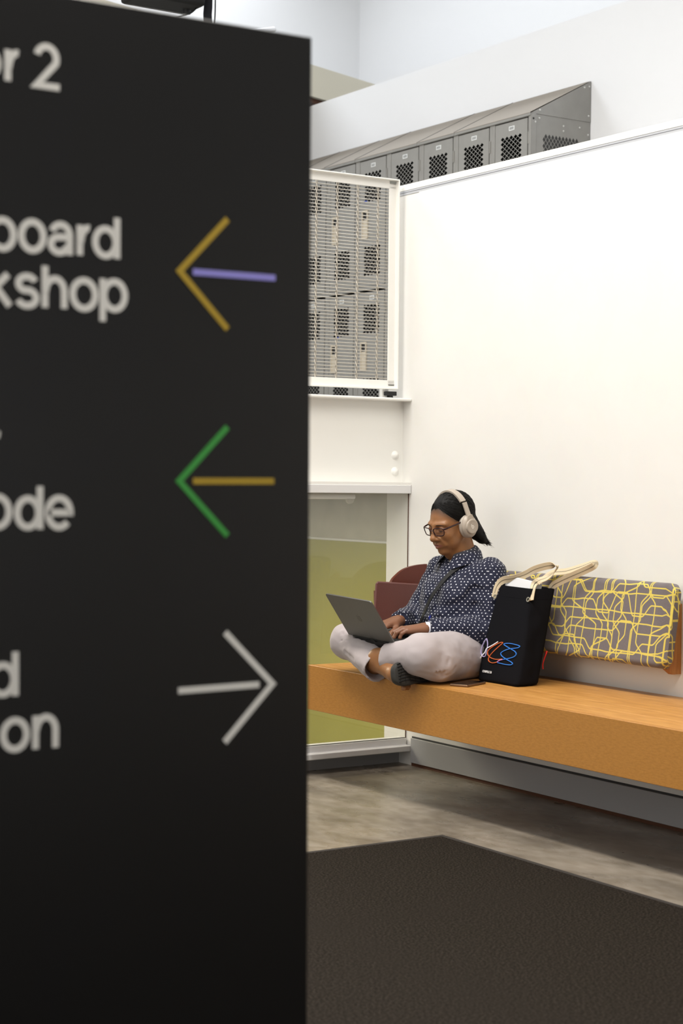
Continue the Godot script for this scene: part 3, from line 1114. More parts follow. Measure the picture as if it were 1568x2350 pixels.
func rig() -> void:
	# stage lamp on a pale pipe high beyond the sign
	var p := thing("steel_pipe", "pale diagonal pipe high behind the sign board", "pipe", Vector3(-0.02, 3.48, -1.9))
	var b := MB.new()
	b.tube([Vector3(-0.6, -0.22, 0.5), Vector3(0.9, 0.36, -0.7)], 0.017, 14)
	put("tube", b.build(), M.trim, p)
	var e := MB.new()
	e.lathe(Vector3(0.125, -0.015, 0.0), [Vector2(0.0, -0.10), Vector2(0.05, -0.09), Vector2(0.075, -0.05), Vector2(0.08, 0.0), Vector2(0.06, 0.03), Vector2(0.0, 0.045)], 18)
	put("end_cap", e.build(), M.beige, p)
	var t := thing("stage_lamp", "black stage lamp with a strap and cable hanging above the sign board", "lamp", Vector3(-0.40, 3.53, -1.45))
	var lb := MB.new()
	lb.rbox(Vector3(-0.03, 0.065, 0), Vector3(0.36, 0.17, 0.22), 0.02)
	lb.rbox(Vector3(0.13, 0.09, 0), Vector3(0.10, 0.14, 0.14), 0.02)
	put("housing", lb.build(), mat(Color(0.03, 0.03, 0.033), 0.95), t)
	var rb := MB.new()
	rb.lathe(Vector3(0.10, -0.01, 0.0), [Vector2(0.0, -0.03), Vector2(0.02, -0.03), Vector2(0.022, 0.03), Vector2(0.0, 0.03)], 12)
	put("clamp", rb.build(), M.black, t)
	var sb := MB.new()
	sb.strap([Vector3(0.205, -0.12, 0.03), Vector3(0.20, -0.03, 0.03), Vector3(0.203, 0.0, 0.03), Vector3(0.205, 0.4, 0.03)], [Vector3(0.84, 0, 0.5), Vector3(0.84, 0, 0.5), Vector3(0.84, 0, 0.5), Vector3(0.84, 0, 0.5)], 0.042, 0.008)
	put("strap", sb.build(), mat(Color(0.06, 0.065, 0.10), 0.9), t)
	var cb := MB.new()
	cb.tube(spline([Vector3(0.225, 0.4, 0.05), Vector3(0.232, 0.02, 0.05), Vector3(0.225, -0.1, 0.05), Vector3(0.21, -0.2, 0.05)]), 0.004, 6)
	cb.tube(spline([Vector3(0.19, 0.05, 0.05), Vector3(0.14, 0.0, 0.06), Vector3(0.09, -0.05, 0.06), Vector3(0.0, -0.09, 0.06)]), 0.004, 6)
	put("cable", cb.build(), M.black, t)
	put("tag", bx(Vector3(-0.115, 0.0, 0.111), Vector3(-0.105, 0.05, 0.114)), mat(Color(0.75, 0.5, 0.12), 0.5), t)

func bench() -> void:
	var t := thing("bench", "long cantilevered oak bench with a deep front board along the wall", "bench", Vector3(0, 0.291, 0.208))
	var L := 7.0
	# seat boards
	var xs := [-0.572, -0.455, -0.34, -0.225, -0.112, -0.004]
	for k in 5:
		var b := MB.new()
		b.rbox(Vector3((xs[k] + xs[k + 1]) * 0.5, 0.166, L * 0.5 + 0.002), Vector3(xs[k + 1] - xs[k] - 0.0012, 0.026, L - 0.004), 0.0012)
		put("seat_board", b.build(), M.oak, t)
	put("front_board", bx(Vector3(-0.597, 0.0, 0.0), Vector3(-0.5725, 0.1795, L), 0.0025), M.oak_face, t)
	put("end_board", bx(Vector3(-0.5722, 0.0, 0.0), Vector3(-0.004, 0.153, 0.024), 0.002), M.oak_face, t)
	put("underside", bx(Vector3(-0.572, 0.004, 0.025), Vector3(-0.004, 0.016, L)), M.oak_warm, t)
	for k in 4:
		put("bracket", bx(Vector3(-0.50, 0.017, 0.5 + 1.8 * k), Vector3(-0.001, 0.15, 0.55 + 1.8 * k)), M.steel_dark, t)

func fabric_tex() -> ImageTexture:
	var n := 1024
	var im := Image.create(n, n, false, Image.FORMAT_RGB8)
	var r := RandomNumberGenerator.new()
	r.seed = 77
	for y in n:
		for x in n:
			var k := r.randf_range(-0.05, 0.05)
			im.set_pixel(x, y, Color(0.415 + k, 0.385 + k, 0.388 + k))
	var yellow := Color(0.82, 0.745, 0.345)
	var w := 4
	var dot := func(px: float, py: float) -> void:
		im.fill_rect(Rect2i(int(px) - w, int(py) - w + 2, 2 * w, 2 * w - 4), yellow)
		im.fill_rect(Rect2i(int(px) - w + 2, int(py) - w, 2 * w - 4, 2 * w), yellow)
	# wandering warp and weft lines that change lanes in S curves, wrapping round the tile
	for dirn in 2:
		var lanes := 18 if dirn == 0 else 19
		for l in lanes:
			var base := (l + 0.5) * n / lanes
			var seq := []
			var segs := 7
			for s in segs:
				seq.append(base + r.randi_range(-1, 1) * n / lanes * (1.15 if r.randf() < 0.6 else 0.0) + r.randf_range(-6, 6))
			var ph := r.randf() * n
			for i in n * 2:
				var u := float(i) * 0.5
				var q := fposmod(u + ph, float(n)) / n * segs
				var a: float = seq[int(q) % segs]
				var b: float = seq[(int(q) + 1) % segs]
				var f: float = q - floorf(q)
				f = smoothstep(0.30, 0.82, f)
				var v := lerpf(a, b, f)
				if dirn == 0:
					dot.call(u, fposmod(v, float(n)))
				else:
					dot.call(fposmod(v, float(n)), u)
	return ImageTexture.create_from_image(im)

func backrests() -> void:
	var m := mat(Color.WHITE, 0.95)
	m.albedo_texture = fabric_tex()
	m.rim_enabled = true
	m.rim = 0.2
	for k in 2:
		var L := 1.165 if k == 0 else 1.1
		var z0 := 0.585 if k == 0 else 1.825
		var t := thing("backrest", ["grey backrest cushion with a yellow line print behind the black tote", "grey and yellow patterned backrest cushion cut by the right picture edge"][k], "cushion", Vector3(0, 0.556, z0), "patterned backrests along the bench wall")
		# section: rounded slab leaning back against a wedge
		var c := Vector2(-0.078, 0.165)
		var tilt := 0.155
		var hw := 0.034
		var hh := 0.148
		var rr := 0.022
		var sec := []
		for q in 4:
			var cx: float = [hw - rr, -hw + rr, -hw + rr, hw - rr][q]
			var cy: float = [hh - rr, hh - rr, -hh + rr, -hh + rr][q]
			for i in 6:
				var a: float = PI * 0.5 * q + PI * 0.5 * i / 5.0
				sec.append(Vector2(cx + cos(a) * rr, cy + sin(a) * rr))
		# puffed faces: extra points on the front
		var rows := []
		var uvs := []
		var nz := 40
		for i in nz + 1:
			var u: float = float(i) / nz
			var ez: float = minf(u * L, (1.0 - u) * L)
			var inset: float = 0.02 * (1.0 - sqrt(clampf(1.0 - pow(1.0 - clampf(ez / 0.02, 0, 1), 2), 0, 1)))
			var row := []
			var uvr := []
			var per := 0.0
			for j in sec.size() + 1:
				var p: Vector2 = sec[j % sec.size()]
				if j > 0:
					per += (p - sec[j - 1]).length()
				var s: Vector2 = Vector2(p.x * (1.0 - inset / hw), p.y * (1.0 - inset / hh))
				s = s.rotated(-tilt)
				row.append(Vector3(c.x + s.x, c.y + s.y, u * L))
				uvr.append(Vector2(u * L / 0.62, per / 0.62))
			rows.append(row)
			uvs.append(uvr)
		# densify ends
		var b := MB.new()
		b.grid(rows, false, uvs)
		for e in 2:
			var rg: Array = rows[0 if e == 0 else nz]
			var s0 := b.v.size()
			var cc := Vector3.ZERO
			for p in rg:
				cc += p
			cc /= rg.size()
			var ring := rg.duplicate()
			ring.pop_back()
			for j in ring.size():
				var p: Vector3 = ring[j]
				var q: Vector3 = ring[(j + 1) % ring.size()]
				if e == 0:
					b.tri(cc, q, p)
				else:
					b.tri(cc, p, q)
			for q in range(s0, b.v.size()):
				b.uv[q] = Vector2((b.v[q].x + 0.3) / 0.62, (b.v[q].y) / 0.62 + 0.4)
		put("cushion", b.build(), m, t)
		# oak wedge between the cushion and the wall
		var wb := MB.new()
		wb.prism(PackedVector2Array([Vector2(-0.0005, -0.006), Vector2(-0.0005, 0.24), Vector2(-0.030, 0.225), Vector2(-0.066, 0.012), Vector2(-0.04, -0.006)]), 0.0, 0.022)
		var wm := wb.build()
		put("end_wedge", wm, M.oak_warm, t, Transform3D(Basis.IDENTITY, Vector3(0, 0, L - 0.065)))
		put("end_wedge", wm, M.oak_warm, t, Transform3D(Basis.IDENTITY, Vector3(0, 0, -0.004)))
		put("backing", bx(Vector3(-0.034, 0.03, 0.03), Vector3(-0.0005, 0.22, L - 0.07)), M.oak_warm, t)

func leather(c: Color) -> StandardMaterial3D:
	var m := mat(c, 0.42)
	bump(m, noise_tex(61, 0.09, Color.BLACK, Color.WHITE, 512, 3), 0.03)
	m.uv1_triplanar = true
	m.uv1_scale = Vector3(5, 5, 5)
	return m

func brown_bag() -> void:
	var t := thing("leather_bag", "brown leather bag with a rounded back flap standing behind the laptop", "bag", Vector3(-0.15, 0.4708, 0.25))
	t.basis = Basis(Vector3.UP, 0.0)
	var lm := leather(Color(0.39, 0.235, 0.22))
	var lr := leather(Color(0.36, 0.15, 0.10))
	var b := MB.new()
	var poly := PackedVector2Array([Vector2(-0.158, 0.0), Vector2(0.12, 0.0), Vector2(0.12, 0.305), Vector2(-0.138, 0.324)])
	b.prism(poly, -0.012, 0.0)
	put("front_panel", b.build(), lm, t)
	var e := MB.new()
	e.tube([Vector3(-0.158, 0.0, -0.006), Vector3(-0.139, 0.320, -0.006), Vector3(-0.134, 0.324, -0.006), Vector3(0.12, 0.305, -0.006)], 0.0065, 8)
	put("edge_piping", e.build(), lm, t)
	var g := MB.new()
	g.prism(PackedVector2Array([Vector2(-0.12, 0.0), Vector2(0.12, 0.0), Vector2(0.12, 0.28), Vector2(-0.128, 0.29)]), -0.045, -0.012)
	put("gusset", g.build(), lr, t)
	var a := PackedVector2Array([Vector2(-0.05, 0.0), Vector2(0.147, 0.0), Vector2(0.147, 0.395)])
	var arc := [Vector2(0.147, 0.395), Vector2(0.09, 0.390), Vector2(0.033, 0.376), Vector2(-0.006, 0.352), Vector2(-0.033, 0.325), Vector2(-0.046, 0.28), Vector2(-0.05, 0.2)]
	for p in spline(arc, 4):
		a.append(p)
	var f := MB.new()
	f.prism(a, -0.068, -0.052)
	put("back_flap", f.build(), lr, t)

func tote() -> void:
	var t := thing("tote_bag", "black canvas tote bag with cream straps and a looping line print", "bag", Vector3(-0.335, 0.4705, 1.0))
	var canvas := mat(Color(0.075, 0.075, 0.088), 0.92)
	canvas.metallic_specular = 0.2
	bump(canvas, noise_tex(71, 0.3, Color.BLACK, Color.WHITE, 512, 2), 0.02)
	canvas.uv1_triplanar = true
	canvas.uv1_scale = Vector3(9, 9, 9)
	# local: x towards the wall, y up, z along the bench; the front leans back
	var corners := func(h: float) -> Array: # four corners at height h: front left, front right, back right, back left
		var k := h / 0.365
		var fx := 0.083 * h / 0.3646
		var fl := Vector3(fx, h, lerpf(-0.018, 0.012, k * k) - 0.006 * sin(k * PI))
		var fr := Vector3(fx, h - 0.004 * k, lerpf(0.217, 0.190, pow(k, 1.6)))
		var brr := Vector3(lerpf(0.104, 0.185, k), h - 0.006 * k, lerpf(0.212, 0.205, k))
		var bl := Vector3(lerpf(0.104, 0.170, k), h + 0.006 * k, lerpf(-0.01, 0.02, k))
		return [fl, fr, brr, bl]
	var ns := FastNoiseLite.new()
	ns.seed = 5
	ns.frequency = 7.0
	var ring := func(h: float, inset: float, wob: float) -> Array:
		var c: Array = corners.call(h)
		var mid: Vector3 = (c[0] + c[1] + c[2] + c[3]) * 0.25
		var out := []
		for s in 4:
			var a: Vector3 = c[s]
			var b: Vector3 = c[(s + 1) % 4]
			var nrm: Vector3 = (b - a).cross(Vector3.UP).normalized()
			var n := 14 if s % 2 == 0 else 9
			for i in n:
				var f := float(i) / n
				var p: Vector3 = a.lerp(b, f)
				# round the corner a little
				var e: float = minf(f, 1.0 - f) * (b - a).length()
				var rc := 0.010
				if e < rc:
					p += (mid - p).normalized() * (rc - e) * 0.35
				var bul: float = sin(f * PI) * wob
				var amt := ns.get_noise_3d(p.x * 2, p.y * 1.2, p.z * 2)
				if s == 0:
					p += nrm * (bul * 0.10 + amt * 0.0015 * sin(f * PI))
				else:
					p += nrm * (bul * 0.5 + amt * 0.012 * sin(f * PI))
				p += (mid - p).normalized() * inset
				out.append(p)
		return out
	var rows := []
	rows.append(ring.call(0.0, 0.016, 0.0))
	rows.append(ring.call(0.004, 0.004, 0.004))
	for i in 22:
		var h := 0.012 + (0.352 - 0.012) * i / 21.0
		rows.append(ring.call(h, 0.0, 0.008 * (1.0 - h / 0.365) + 0.002))
	rows.append(ring.call(0.356, 0.0008, 0.002))
	rows.append(ring.call(0.3565, 0.0022, 0.002))
	for i in 6:
		rows.append(ring.call(0.354 - 0.03 * i, 0.0035, 0.002))
	for r in rows:
		r.reverse()
	var b := MB.new()
	b.grid(rows, true)
	b.disc(rows[0], Vector3(0.06, 0.0, 0.1), true)
	b.disc(rows[-1], Vector3(0.11, 0.2, 0.1), false)
	put("body", b.build(), canvas, t)
	# hem band and its seam
	var hb := MB.new()
	var hr := []
	for q in [[0.3165, 0.0004], [0.318, -0.0012], [0.354, -0.0012], [0.3575, 0.0]]:
		var rg: Array = ring.call(q[0], q[1], 0.002)
		rg.reverse()
		hr.append(rg)
	hb.grid(hr, true)
	put("hem", hb.build(), canvas, t)
	# flat print on the front: lines in the plane of the front panel, u along the bench, v up the slope
	var L := 0.3646
	var up := Vector3(0.083, 0.355, 0).normalized()
	var nrm := Vector3(-0.355, 0.083, 0).normalized()
	var xf := Transform3D(Basis(Vector3.BACK, up, nrm), Vector3(0, 0, 0))
	var ln := func(called: String, f: Array, c: Color, closed := false, w := 0.0025, z := 0.0042) -> void:
		var p := []
		for i in range(0, f.size(), 2):
			p.append(Vector2(f[i], f[i + 1]))
		if closed:
			p.pop_back()
		var mb := MB.new()
		mb.stroke(spline(p, 5, closed), w, 0.0, z, xf, closed, 0.0005)
		put(called, mb.build(), mat(c, 0.6), t)
	ln.call("print_loop", [-0.0096, 0.1593, -0.0218, 0.1379, -0.0264, 0.1138, -0.0204, 0.0991, -0.006, 0.092, 0.0047, 0.0963, 0.0066, 0.1117, 0.0072, 0.1269, 0.0029, 0.1451, -0.0046, 0.1563, -0.0096, 0.1593], Color(0.72, 0.68, 0.86), true)
	ln.call("print_line", [-0.0269, 0.0748, -0.0141, 0.0963, -0.0015, 0.1076, 0.0035, 0.1215, 0.0111, 0.1273, 0.0367, 0.1396, 0.0639, 0.1545], Color(0.95, 0.95, 0.97), false, 0.003, 0.0047)
	ln.call("print_line", [0.1077, 0.0933, 0.0787, 0.0894, 0.0521, 0.0898, 0.0292, 0.0952, 0.0152, 0.1057, 0.0168, 0.1177, 0.0338, 0.1318, 0.0636, 0.147, 0.085, 0.1543, 0.0911, 0.1518, 0.0743, 0.1378, 0.051, 0.119, 0.0328, 0.1006, 0.0265, 0.0866, 0.0347, 0.0772, 0.0544, 0.0741, 0.0744, 0.0776, 0.0816, 0.08], Color(0.82, 0.40, 0.20))
	ln.call("print_line", [0.1095, 0.0918, 0.1437, 0.0991, 0.1718, 0.1083, 0.1801, 0.119, 0.1685, 0.1279, 0.1459, 0.1341, 0.1149, 0.1422, 0.0997, 0.1476, 0.1069, 0.1515, 0.1321, 0.154, 0.1634, 0.153, 0.1874, 0.1502, 0.1911, 0.1464, 0.1798, 0.1412, 0.1381, 0.1343, 0.112, 0.1261, 0.0941, 0.1162, 0.0936, 0.1095, 0.1062, 0.1023, 0.135, 0.0933, 0.1601, 0.0874, 0.1696, 0.0817, 0.1608, 0.0768, 0.1301, 0.0755, 0.0836, 0.0777], Color(0.20, 0.49, 0.86))
	ln.call("print_line", [0.0816, 0.08, 0.0926, 0.0869, 0.1095, 0.0918], Color(0.75, 0.50, 0.70), false, 0.003, 0.0048)
	var tm := TextMesh.new()
	var sf := SystemFont.new()
	sf.font_names = PackedStringArray(["Droid Sans"])
	sf.font_weight = 700
	tm.font = sf
	tm.text = "COMPILE 26"
	tm.font_size = 32
	tm.pixel_size = 0.00037
	tm.depth = 0.0008
	tm.horizontal_alignment = HORIZONTAL_ALIGNMENT_LEFT
	var tx := xf
	tx.origin = xf * Vector3(0.006, 0.0385, 0.0035)
	tx.basis = tx.basis.scaled_local(Vector3(0.82, 1, 1))
	put("lettering", tm, mat(Color(0.92, 0.92, 0.92), 0.6), t, tx)
	# straps
	var cream := mat(Color(0.82, 0.755, 0.635), 0.9)
	bump(cream, noise_tex(72, 0.3, Color.BLACK, Color.WHITE, 256, 2), 0.02)
	var o := Vector3(-0.335, 0.4705, 1.0)
	var straps := [
		[[Vector3(-0.264, 0.780, 0.985), Vector3(-0.258, 0.822, 0.997), Vector3(-0.250, 0.846, 1.022), Vector3(-0.235, 0.856, 1.068), Vector3(-0.218, 0.872, 1.113), Vector3(-0.200, 0.893, 1.150), Vector3(-0.178, 0.908, 1.200), Vector3(-0.160, 0.905, 1.222), Vector3(-0.158, 0.884, 1.208), Vector3(-0.178, 0.862, 1.187), Vector3(-0.205, 0.850, 1.172), Vector3(-0.238, 0.832, 1.186), Vector3(-0.262, 0.782, 1.200)],
		[Vector3(0, 0.1, 1), Vector3(0.1, -0.4, 1), Vector3(0.4, -0.8, 0.5), Vector3(0.5, -0.8, 0.0), Vector3(0.5, -0.8, 0.2), Vector3(0.5, -0.8, 0.3), Vector3(0.6, -0.8, 0.5), Vector3(0.9, 0.0, -0.5), Vector3(0.8, 0.5, -0.3), Vector3(0.6, 0.7, -0.4), Vector3(0.6, 0.6, -0.3), Vector3(0.2, 0.3, -1), Vector3(0, 0.0, -1)]],
		[[Vector3(-0.155, 0.790, 1.18), Vector3(-0.150, 0.828, 1.186), Vector3(-0.142, 0.850, 1.222), Vector3(-0.135, 0.872, 1.277), Vector3(-0.125, 0.895, 1.335), Vector3(-0.112, 0.915, 1.372), Vector3(-0.098, 0.925, 1.350), Vector3(-0.096, 0.905, 1.28), Vector3(-0.098, 0.885, 1.20), Vector3(-0.11, 0.870, 1.12), Vector3(-0.150, 0.80, 1.06)],
		[Vector3(0, 0.1, 1), Vector3(0.2, -0.5, 0.8), Vector3(0.3, -0.8, 0.5), Vector3(0.4, -0.8, 0.4), Vector3(0.4, -0.8, 0.4), Vector3(0.7, -0.6, 0.3), Vector3(0.8, 0.6, 0.0), Vector3(0.5, 0.8, -0.2), Vector3(0.5, 0.8, -0.2), Vector3(0.5, 0.8, -0.2), Vector3(0, 0.3, -1)]]]
	for s in straps:
		var pts := []
		for p in spline(s[0], 8):
			pts.append(p - o)
		var wd := spline(s[1], 8)
		var mb := MB.new()
		mb.strap(pts, wd, 0.027, 0.0025)
		var so := put("strap", mb.build(), cream, t)
		var sb := MB.new()
		for i in range(3, pts.size() - 4, 1):
			var tt: Vector3 = (pts[i + 1] - pts[i])
			var w: Vector3 = wd[i]
			w = (w - tt.normalized() * w.dot(tt.normalized())).normalized()
			var m := w.cross(tt.normalized())
			for f in [0.25, 0.75]:
				sb.box(pts[i] + tt * f, Vector3(tt.length() * 0.24, 0.0028, 0.0036), Basis(tt.normalized(), w, m))
		put("stitching", sb.build(), M.black, so)
	var gr := MB.new()
	var cyc := []
	for i in 16:
		cyc.append(Vector2(cos(TAU * i / 16) * 0.0075, sin(TAU * i / 16) * 0.0075))
	gr.stroke(cyc, 0.004, 0.0, 0.002, Transform3D.IDENTITY, true)
	var grm := gr.build()
	var chrome := mat(Color(0.75, 0.74, 0.70), 0.25, 0.8)
	for q in [Vector3(-0.004, 0.320, 0.004), Vector3(0.190, 0.322, 0.004)]:
		put("grommet", grm, chrome, t, Transform3D(xf.basis, xf * q))
	# white carton inside the bag
	var pb := thing("white_carton", "white carton poking out of the black tote bag", "box", Vector3(-0.215, 0.70, 1.09))
	var cb := MB.new()
	cb.rbox(Vector3(-0.01, 0.055, -0.005), Vector3(0.055, 0.20, 0.145), 0.003, Basis(Vector3(1, 0, 0), 0.10) * Basis(Vector3(0, 0, 1), -0.2))
	put("carton", cb.build(), mat(Color(0.88, 0.88, 0.89), 0.6), pb)
	# red cord behind the bag
	var rc := thing("red_cord", "thin red cord hanging beside the black tote bag", "cord", Vector3(-0.2, 0.4705, 1.19))
	var rb := MB.new()
	rb.tube(spline([Vector3(0.0, 0.058, 0.010), Vector3(-0.002, 0.075, 0.011), Vector3(0.0, 0.095, 0.016), Vector3(0.002, 0.112, 0.023), Vector3(0.006, 0.124, 0.024), Vector3(0.01, 0.118, 0.010)]), 0.0022, 6)
	put("cord", rb.build(), mat(Color(0.75, 0.09, 0.05), 0.6), rc)

func laptop() -> void:
	var t := thing("laptop", "open dark grey laptop resting across her lap, lid facing the room", "laptop", Vector3(-0.646, 0.611, 0.737))
	t.basis = Basis(Vector3.BACK, 0.10) * Basis(Vector3.RIGHT, 0.035)
	var al := mat(Color(0.36, 0.355, 0.345), 0.42, 0.35)
	put("base", bx(Vector3(0.0, 0.0, -0.153), Vector3(0.215, 0.010, 0.153), 0.004), al, t)
	var kb := put("keyboard", bx(Vector3(0.018, 0.0102, -0.132), Vector3(0.118, 0.0112, 0.132)), M.black, t)
	var key := bx(Vector3(-0.0065, 0, -0.0068), Vector3(0.0065, 0.0012, 0.0068))
	for r in 6:
		for c in 14:
			put("key", key, M.dark, kb, Transform3D(Basis.IDENTITY, Vector3(0.028 + 0.0158 * r, 0.0112, -0.121 + 0.0186 * c)))
	put("trackpad", bx(Vector3(0.126, 0.0101, -0.055), Vector3(0.205, 0.0106, 0.055)), al, t)
	var ld := MB.new() # lid: local frame, rounded upper corners
	var a := 0.0
	var poly := PackedVector2Array()
	poly.append(Vector2(-0.153, 0.002))
	poly.append(Vector2(0.153, 0.002))
	for q in [[Vector2(0.143, 0.186), 0.0], [Vector2(-0.143, 0.186), 90.0]]:
		for i in 6:
			var an := deg_to_rad(q[1] + 90.0 * i / 5)
			poly.append(q[0] + Vector2(cos(an), sin(an)) * 0.010)
	var lean := 0.52 # from vertical, away from her
	var up := Vector3(-sin(lean), cos(lean), 0)
	var xf := Transform3D(Basis(Vector3.BACK, up, Vector3.BACK.cross(up)), Vector3(0.0, 0.008, 0))
	ld.prism(poly, -0.0025, 0.0025, xf)
	var lid := put("lid", ld.build(), al, t)
	var sc := MB.new()
	sc.prism(PackedVector2Array([Vector2(-0.147, 0.012), Vector2(0.147, 0.012), Vector2(0.147, 0.190), Vector2(-0.147, 0.190)]), -0.0031, -0.0026, xf)
	put("screen", sc.build(), mat(Color(0.03, 0.03, 0.035), 0.15), lid)
	# bitten fruit emblem
	var em := MB.new()
	var ap := []
	for p in spline([Vector2(0, 0.014), Vector2(0.008, 0.017), Vector2(0.0145, 0.011), Vector2(0.0115, 0.004), Vector2(0.0145, -0.006), Vector2(0.0075, -0.017), Vector2(0, -0.0145), Vector2(-0.0075, -0.017), Vector2(-0.0155, -0.004), Vector2(-0.0135, 0.011), Vector2(-0.008, 0.017)], 4, true):
		ap.append(p)
	var c := Vector2(0, 0.098)
	var ppoly := PackedVector2Array()
	for p in ap:
		ppoly.append(c + p * 0.85)
	em.prism(ppoly, 0.0024, 0.0029, xf)
	var lf := PackedVector2Array([c + Vector2(0.0, 0.018), c + Vector2(0.004, 0.0195), c + Vector2(0.0065, 0.025), c + Vector2(0.002, 0.0235)])
	em.prism(lf, 0.0024, 0.0029, xf)
	put("emblem", em.build(), mat(Color(0.25, 0.245, 0.235), 0.3, 0.35), lid)
	var hg := MB.new()
	hg.tube([Vector3(-0.001, 0.006, -0.12), Vector3(-0.001, 0.006, 0.12)], 0.0055, 10)
	put("hinge", hg.build(), M.black, t)
	# dark cloth sleeve under the laptop
	var s := thing("laptop_sleeve", "dark grey soft cloth bunched under the laptop", "cloth", Vector3(-0.62, 0.55, 0.74))
	var rows := []
	var ns := FastNoiseLite.new()
	ns.seed = 9
	ns.frequency = 9.0
	for i in 15:
		var row := []
		var u := float(i) / 14
		for j in 25:
			var v := float(j) / 24
			var z := lerpf(-0.15, 0.15, v)
			var k := 0.012 * sin(v * 17.0 + u * 5.0) * u + 0.006 * ns.get_noise_2d(u * 2, v * 3)
			row.append(Vector3(-0.036 + u * 0.05 - (1 - u) * 0.0 + k, 0.066 - u * 0.075 + 0.01 * ns.get_noise_2d(v * 3, 5.0), z * (1.0 - 0.25 * u)))
		rows.append(row)
	var mb := MB.new()
	mb.grid(rows)
	var back := []
	for r in rows:
		var q := []
		for p in r:
			q.append(p + Vector3(0.004, 0, 0))
		q.reverse()
		back.append(q)
	mb.grid(back)
	put("cloth", mb.build(), mat(Color(0.10, 0.10, 0.11), 0.8), s)

func phone() -> void:
	var t := thing("phone", "smartphone lying on the bench in front of the tote bag", "phone", Vector3(-0.447, 0.4707, 1.072))
	t.basis = Basis(Vector3.UP, 1.99)
	put("body", bx(Vector3(-0.037, 0.0, -0.072), Vector3(0.037, 0.0085, 0.072), 0.0035), mat(Color(0.52, 0.42, 0.33), 0.3, 0.6), t)
	put("screen", bx(Vector3(-0.034, 0.0085, -0.069), Vector3(0.034, 0.0092, 0.069)), mat(Color(0.02, 0.022, 0.03), 0.06), t)
	var b := MB.new()
	for k in 3:
		b.tube([Vector3(0.037, 0.0045, -0.02 + 0.018 * k), Vector3(0.0378, 0.0045, -0.02 + 0.018 * k)], 0.0015, 6)
	put("button", b.build(), M.steel, t)

# ---------------------------------------------------------------- the seated woman
func skin_mat() -> StandardMaterial3D:
	var m := mat(Color.WHITE, 0.48)
	m.vertex_color_use_as_albedo = true
	m.subsurf_scatter_enabled = true
	m.subsurf_scatter_strength = 0.08
	bump(m, noise_tex(81, 0.2, Color.BLACK, Color.WHITE, 256, 3), 0.012)
	m.uv1_triplanar = true
	m.uv1_scale = Vector3(7, 7, 7)
	return m

func dots_tex() -> ImageTexture:
	var w := 128
	var h := 160
	var im := Image.create(w, h, false, Image.FORMAT_RGB8)
	im.fill(Color(0.050, 0.072, 0.180))
	for c in [Vector2(0, 0), Vector2(w, 0), Vector2(0, h), Vector2(w, h), Vector2(w * 0.5, h * 0.5)]:
		for y in range(-24, 25):
			for x in range(-24, 25):
				var d := sqrt(x * x + y * y)
				var px: int = int(c.x) + x
				var py: int = int(c.y) + y
				if d < 15.5 and px >= 0 and py >= 0 and px < w and py < h:
					im.set_pixel(px, py, Color(0.87, 0.87, 0.90))
	return ImageTexture.create_from_image(im)

func head_basis() -> Basis:
	# local x = her left, y = up, z = forward; she looks down at the laptop
	var b := Basis(Vector3.UP, -PI / 2 + 0.09)
	return (b * Basis(Vector3.RIGHT, 0.31) * Basis(Vector3.BACK, -0.02)) * Basis.from_scale(Vector3.ONE * 0.94)

var HC := Vector3(-0.299, 1.055, 0.75)

func hand_into(mb: MB, wrist: Vector3, fw: Vector3, across: Vector3, paint, curl: Array, spread: float) -> void:
	# across points to the thumb side; palm faces down
	fw = fw.normalized()
	across = (across - fw * across.dot(fw)).normalized()
	var up := across.cross(fw)
	if up.y < 0:
		up = -up
	var f := Field.new(wrist - Vector3(0.19, 0.10, 0.19), wrist + Vector3(0.19, 0.06, 0.19), 0.0031)
	var kn := []
	var offs := [0.027, 0.009, -0.009, -0.026]
	var fwd := [0.080, 0.084, 0.080, 0.071]
	var lens := [0.068, 0.075, 0.070, 0.056]
	var rads := [0.0088, 0.0090, 0.0086, 0.0076]
	for i in 4:
		kn.append(wrist + fw * fwd[i] + across * offs[i] + up * (0.006 - 0.003 * absf(i - 1.3)))
	f.cap(wrist - fw * 0.05, wrist, 0.0225, 0.0205, 0.01)
	for i in 4:
		f.cap(wrist + across * offs[i] * 0.5, kn[i] - up * 0.003, 0.0165, 0.0115, 0.012)
	for i in 4:
		var dirn: Vector3 = (fw + across * offs[i] * spread).normalized()
		var p: Vector3 = kn[i]
		var bend := 0.12
		for s in 3:
			var l: float = lens[i] * [0.46, 0.30, 0.24][s]
			bend += curl[i] * [0.25, 0.55, 0.42][s]
			var d: Vector3 = (dirn * cos(bend) - up * sin(bend)).normalized()
			var q := p + d * l
			f.cap(p, q, rads[i] * [1.0, 0.93, 0.86][s], rads[i] * [0.93, 0.86, 0.74][s], 0.004)
			p = q
	# thumb leaves the side of the palm near its base
	var t0 := wrist + fw * 0.022 + across * 0.018 - up * 0.004
	var t1 := t0 + fw * 0.030 + across * 0.024 - up * 0.010
	var t2 := t1 + fw * 0.028 + across * 0.008 - up * 0.006
	var t3 := t2 + fw * 0.022 - across * 0.001 - up * 0.005
	f.cap(t0, t1, 0.0145, 0.0110, 0.012)
	f.cap(t1, t2, 0.0105, 0.0092, 0.004)
	f.cap(t2, t3, 0.0092, 0.0078, 0.004)
	f.mesh_into(mb, paint)

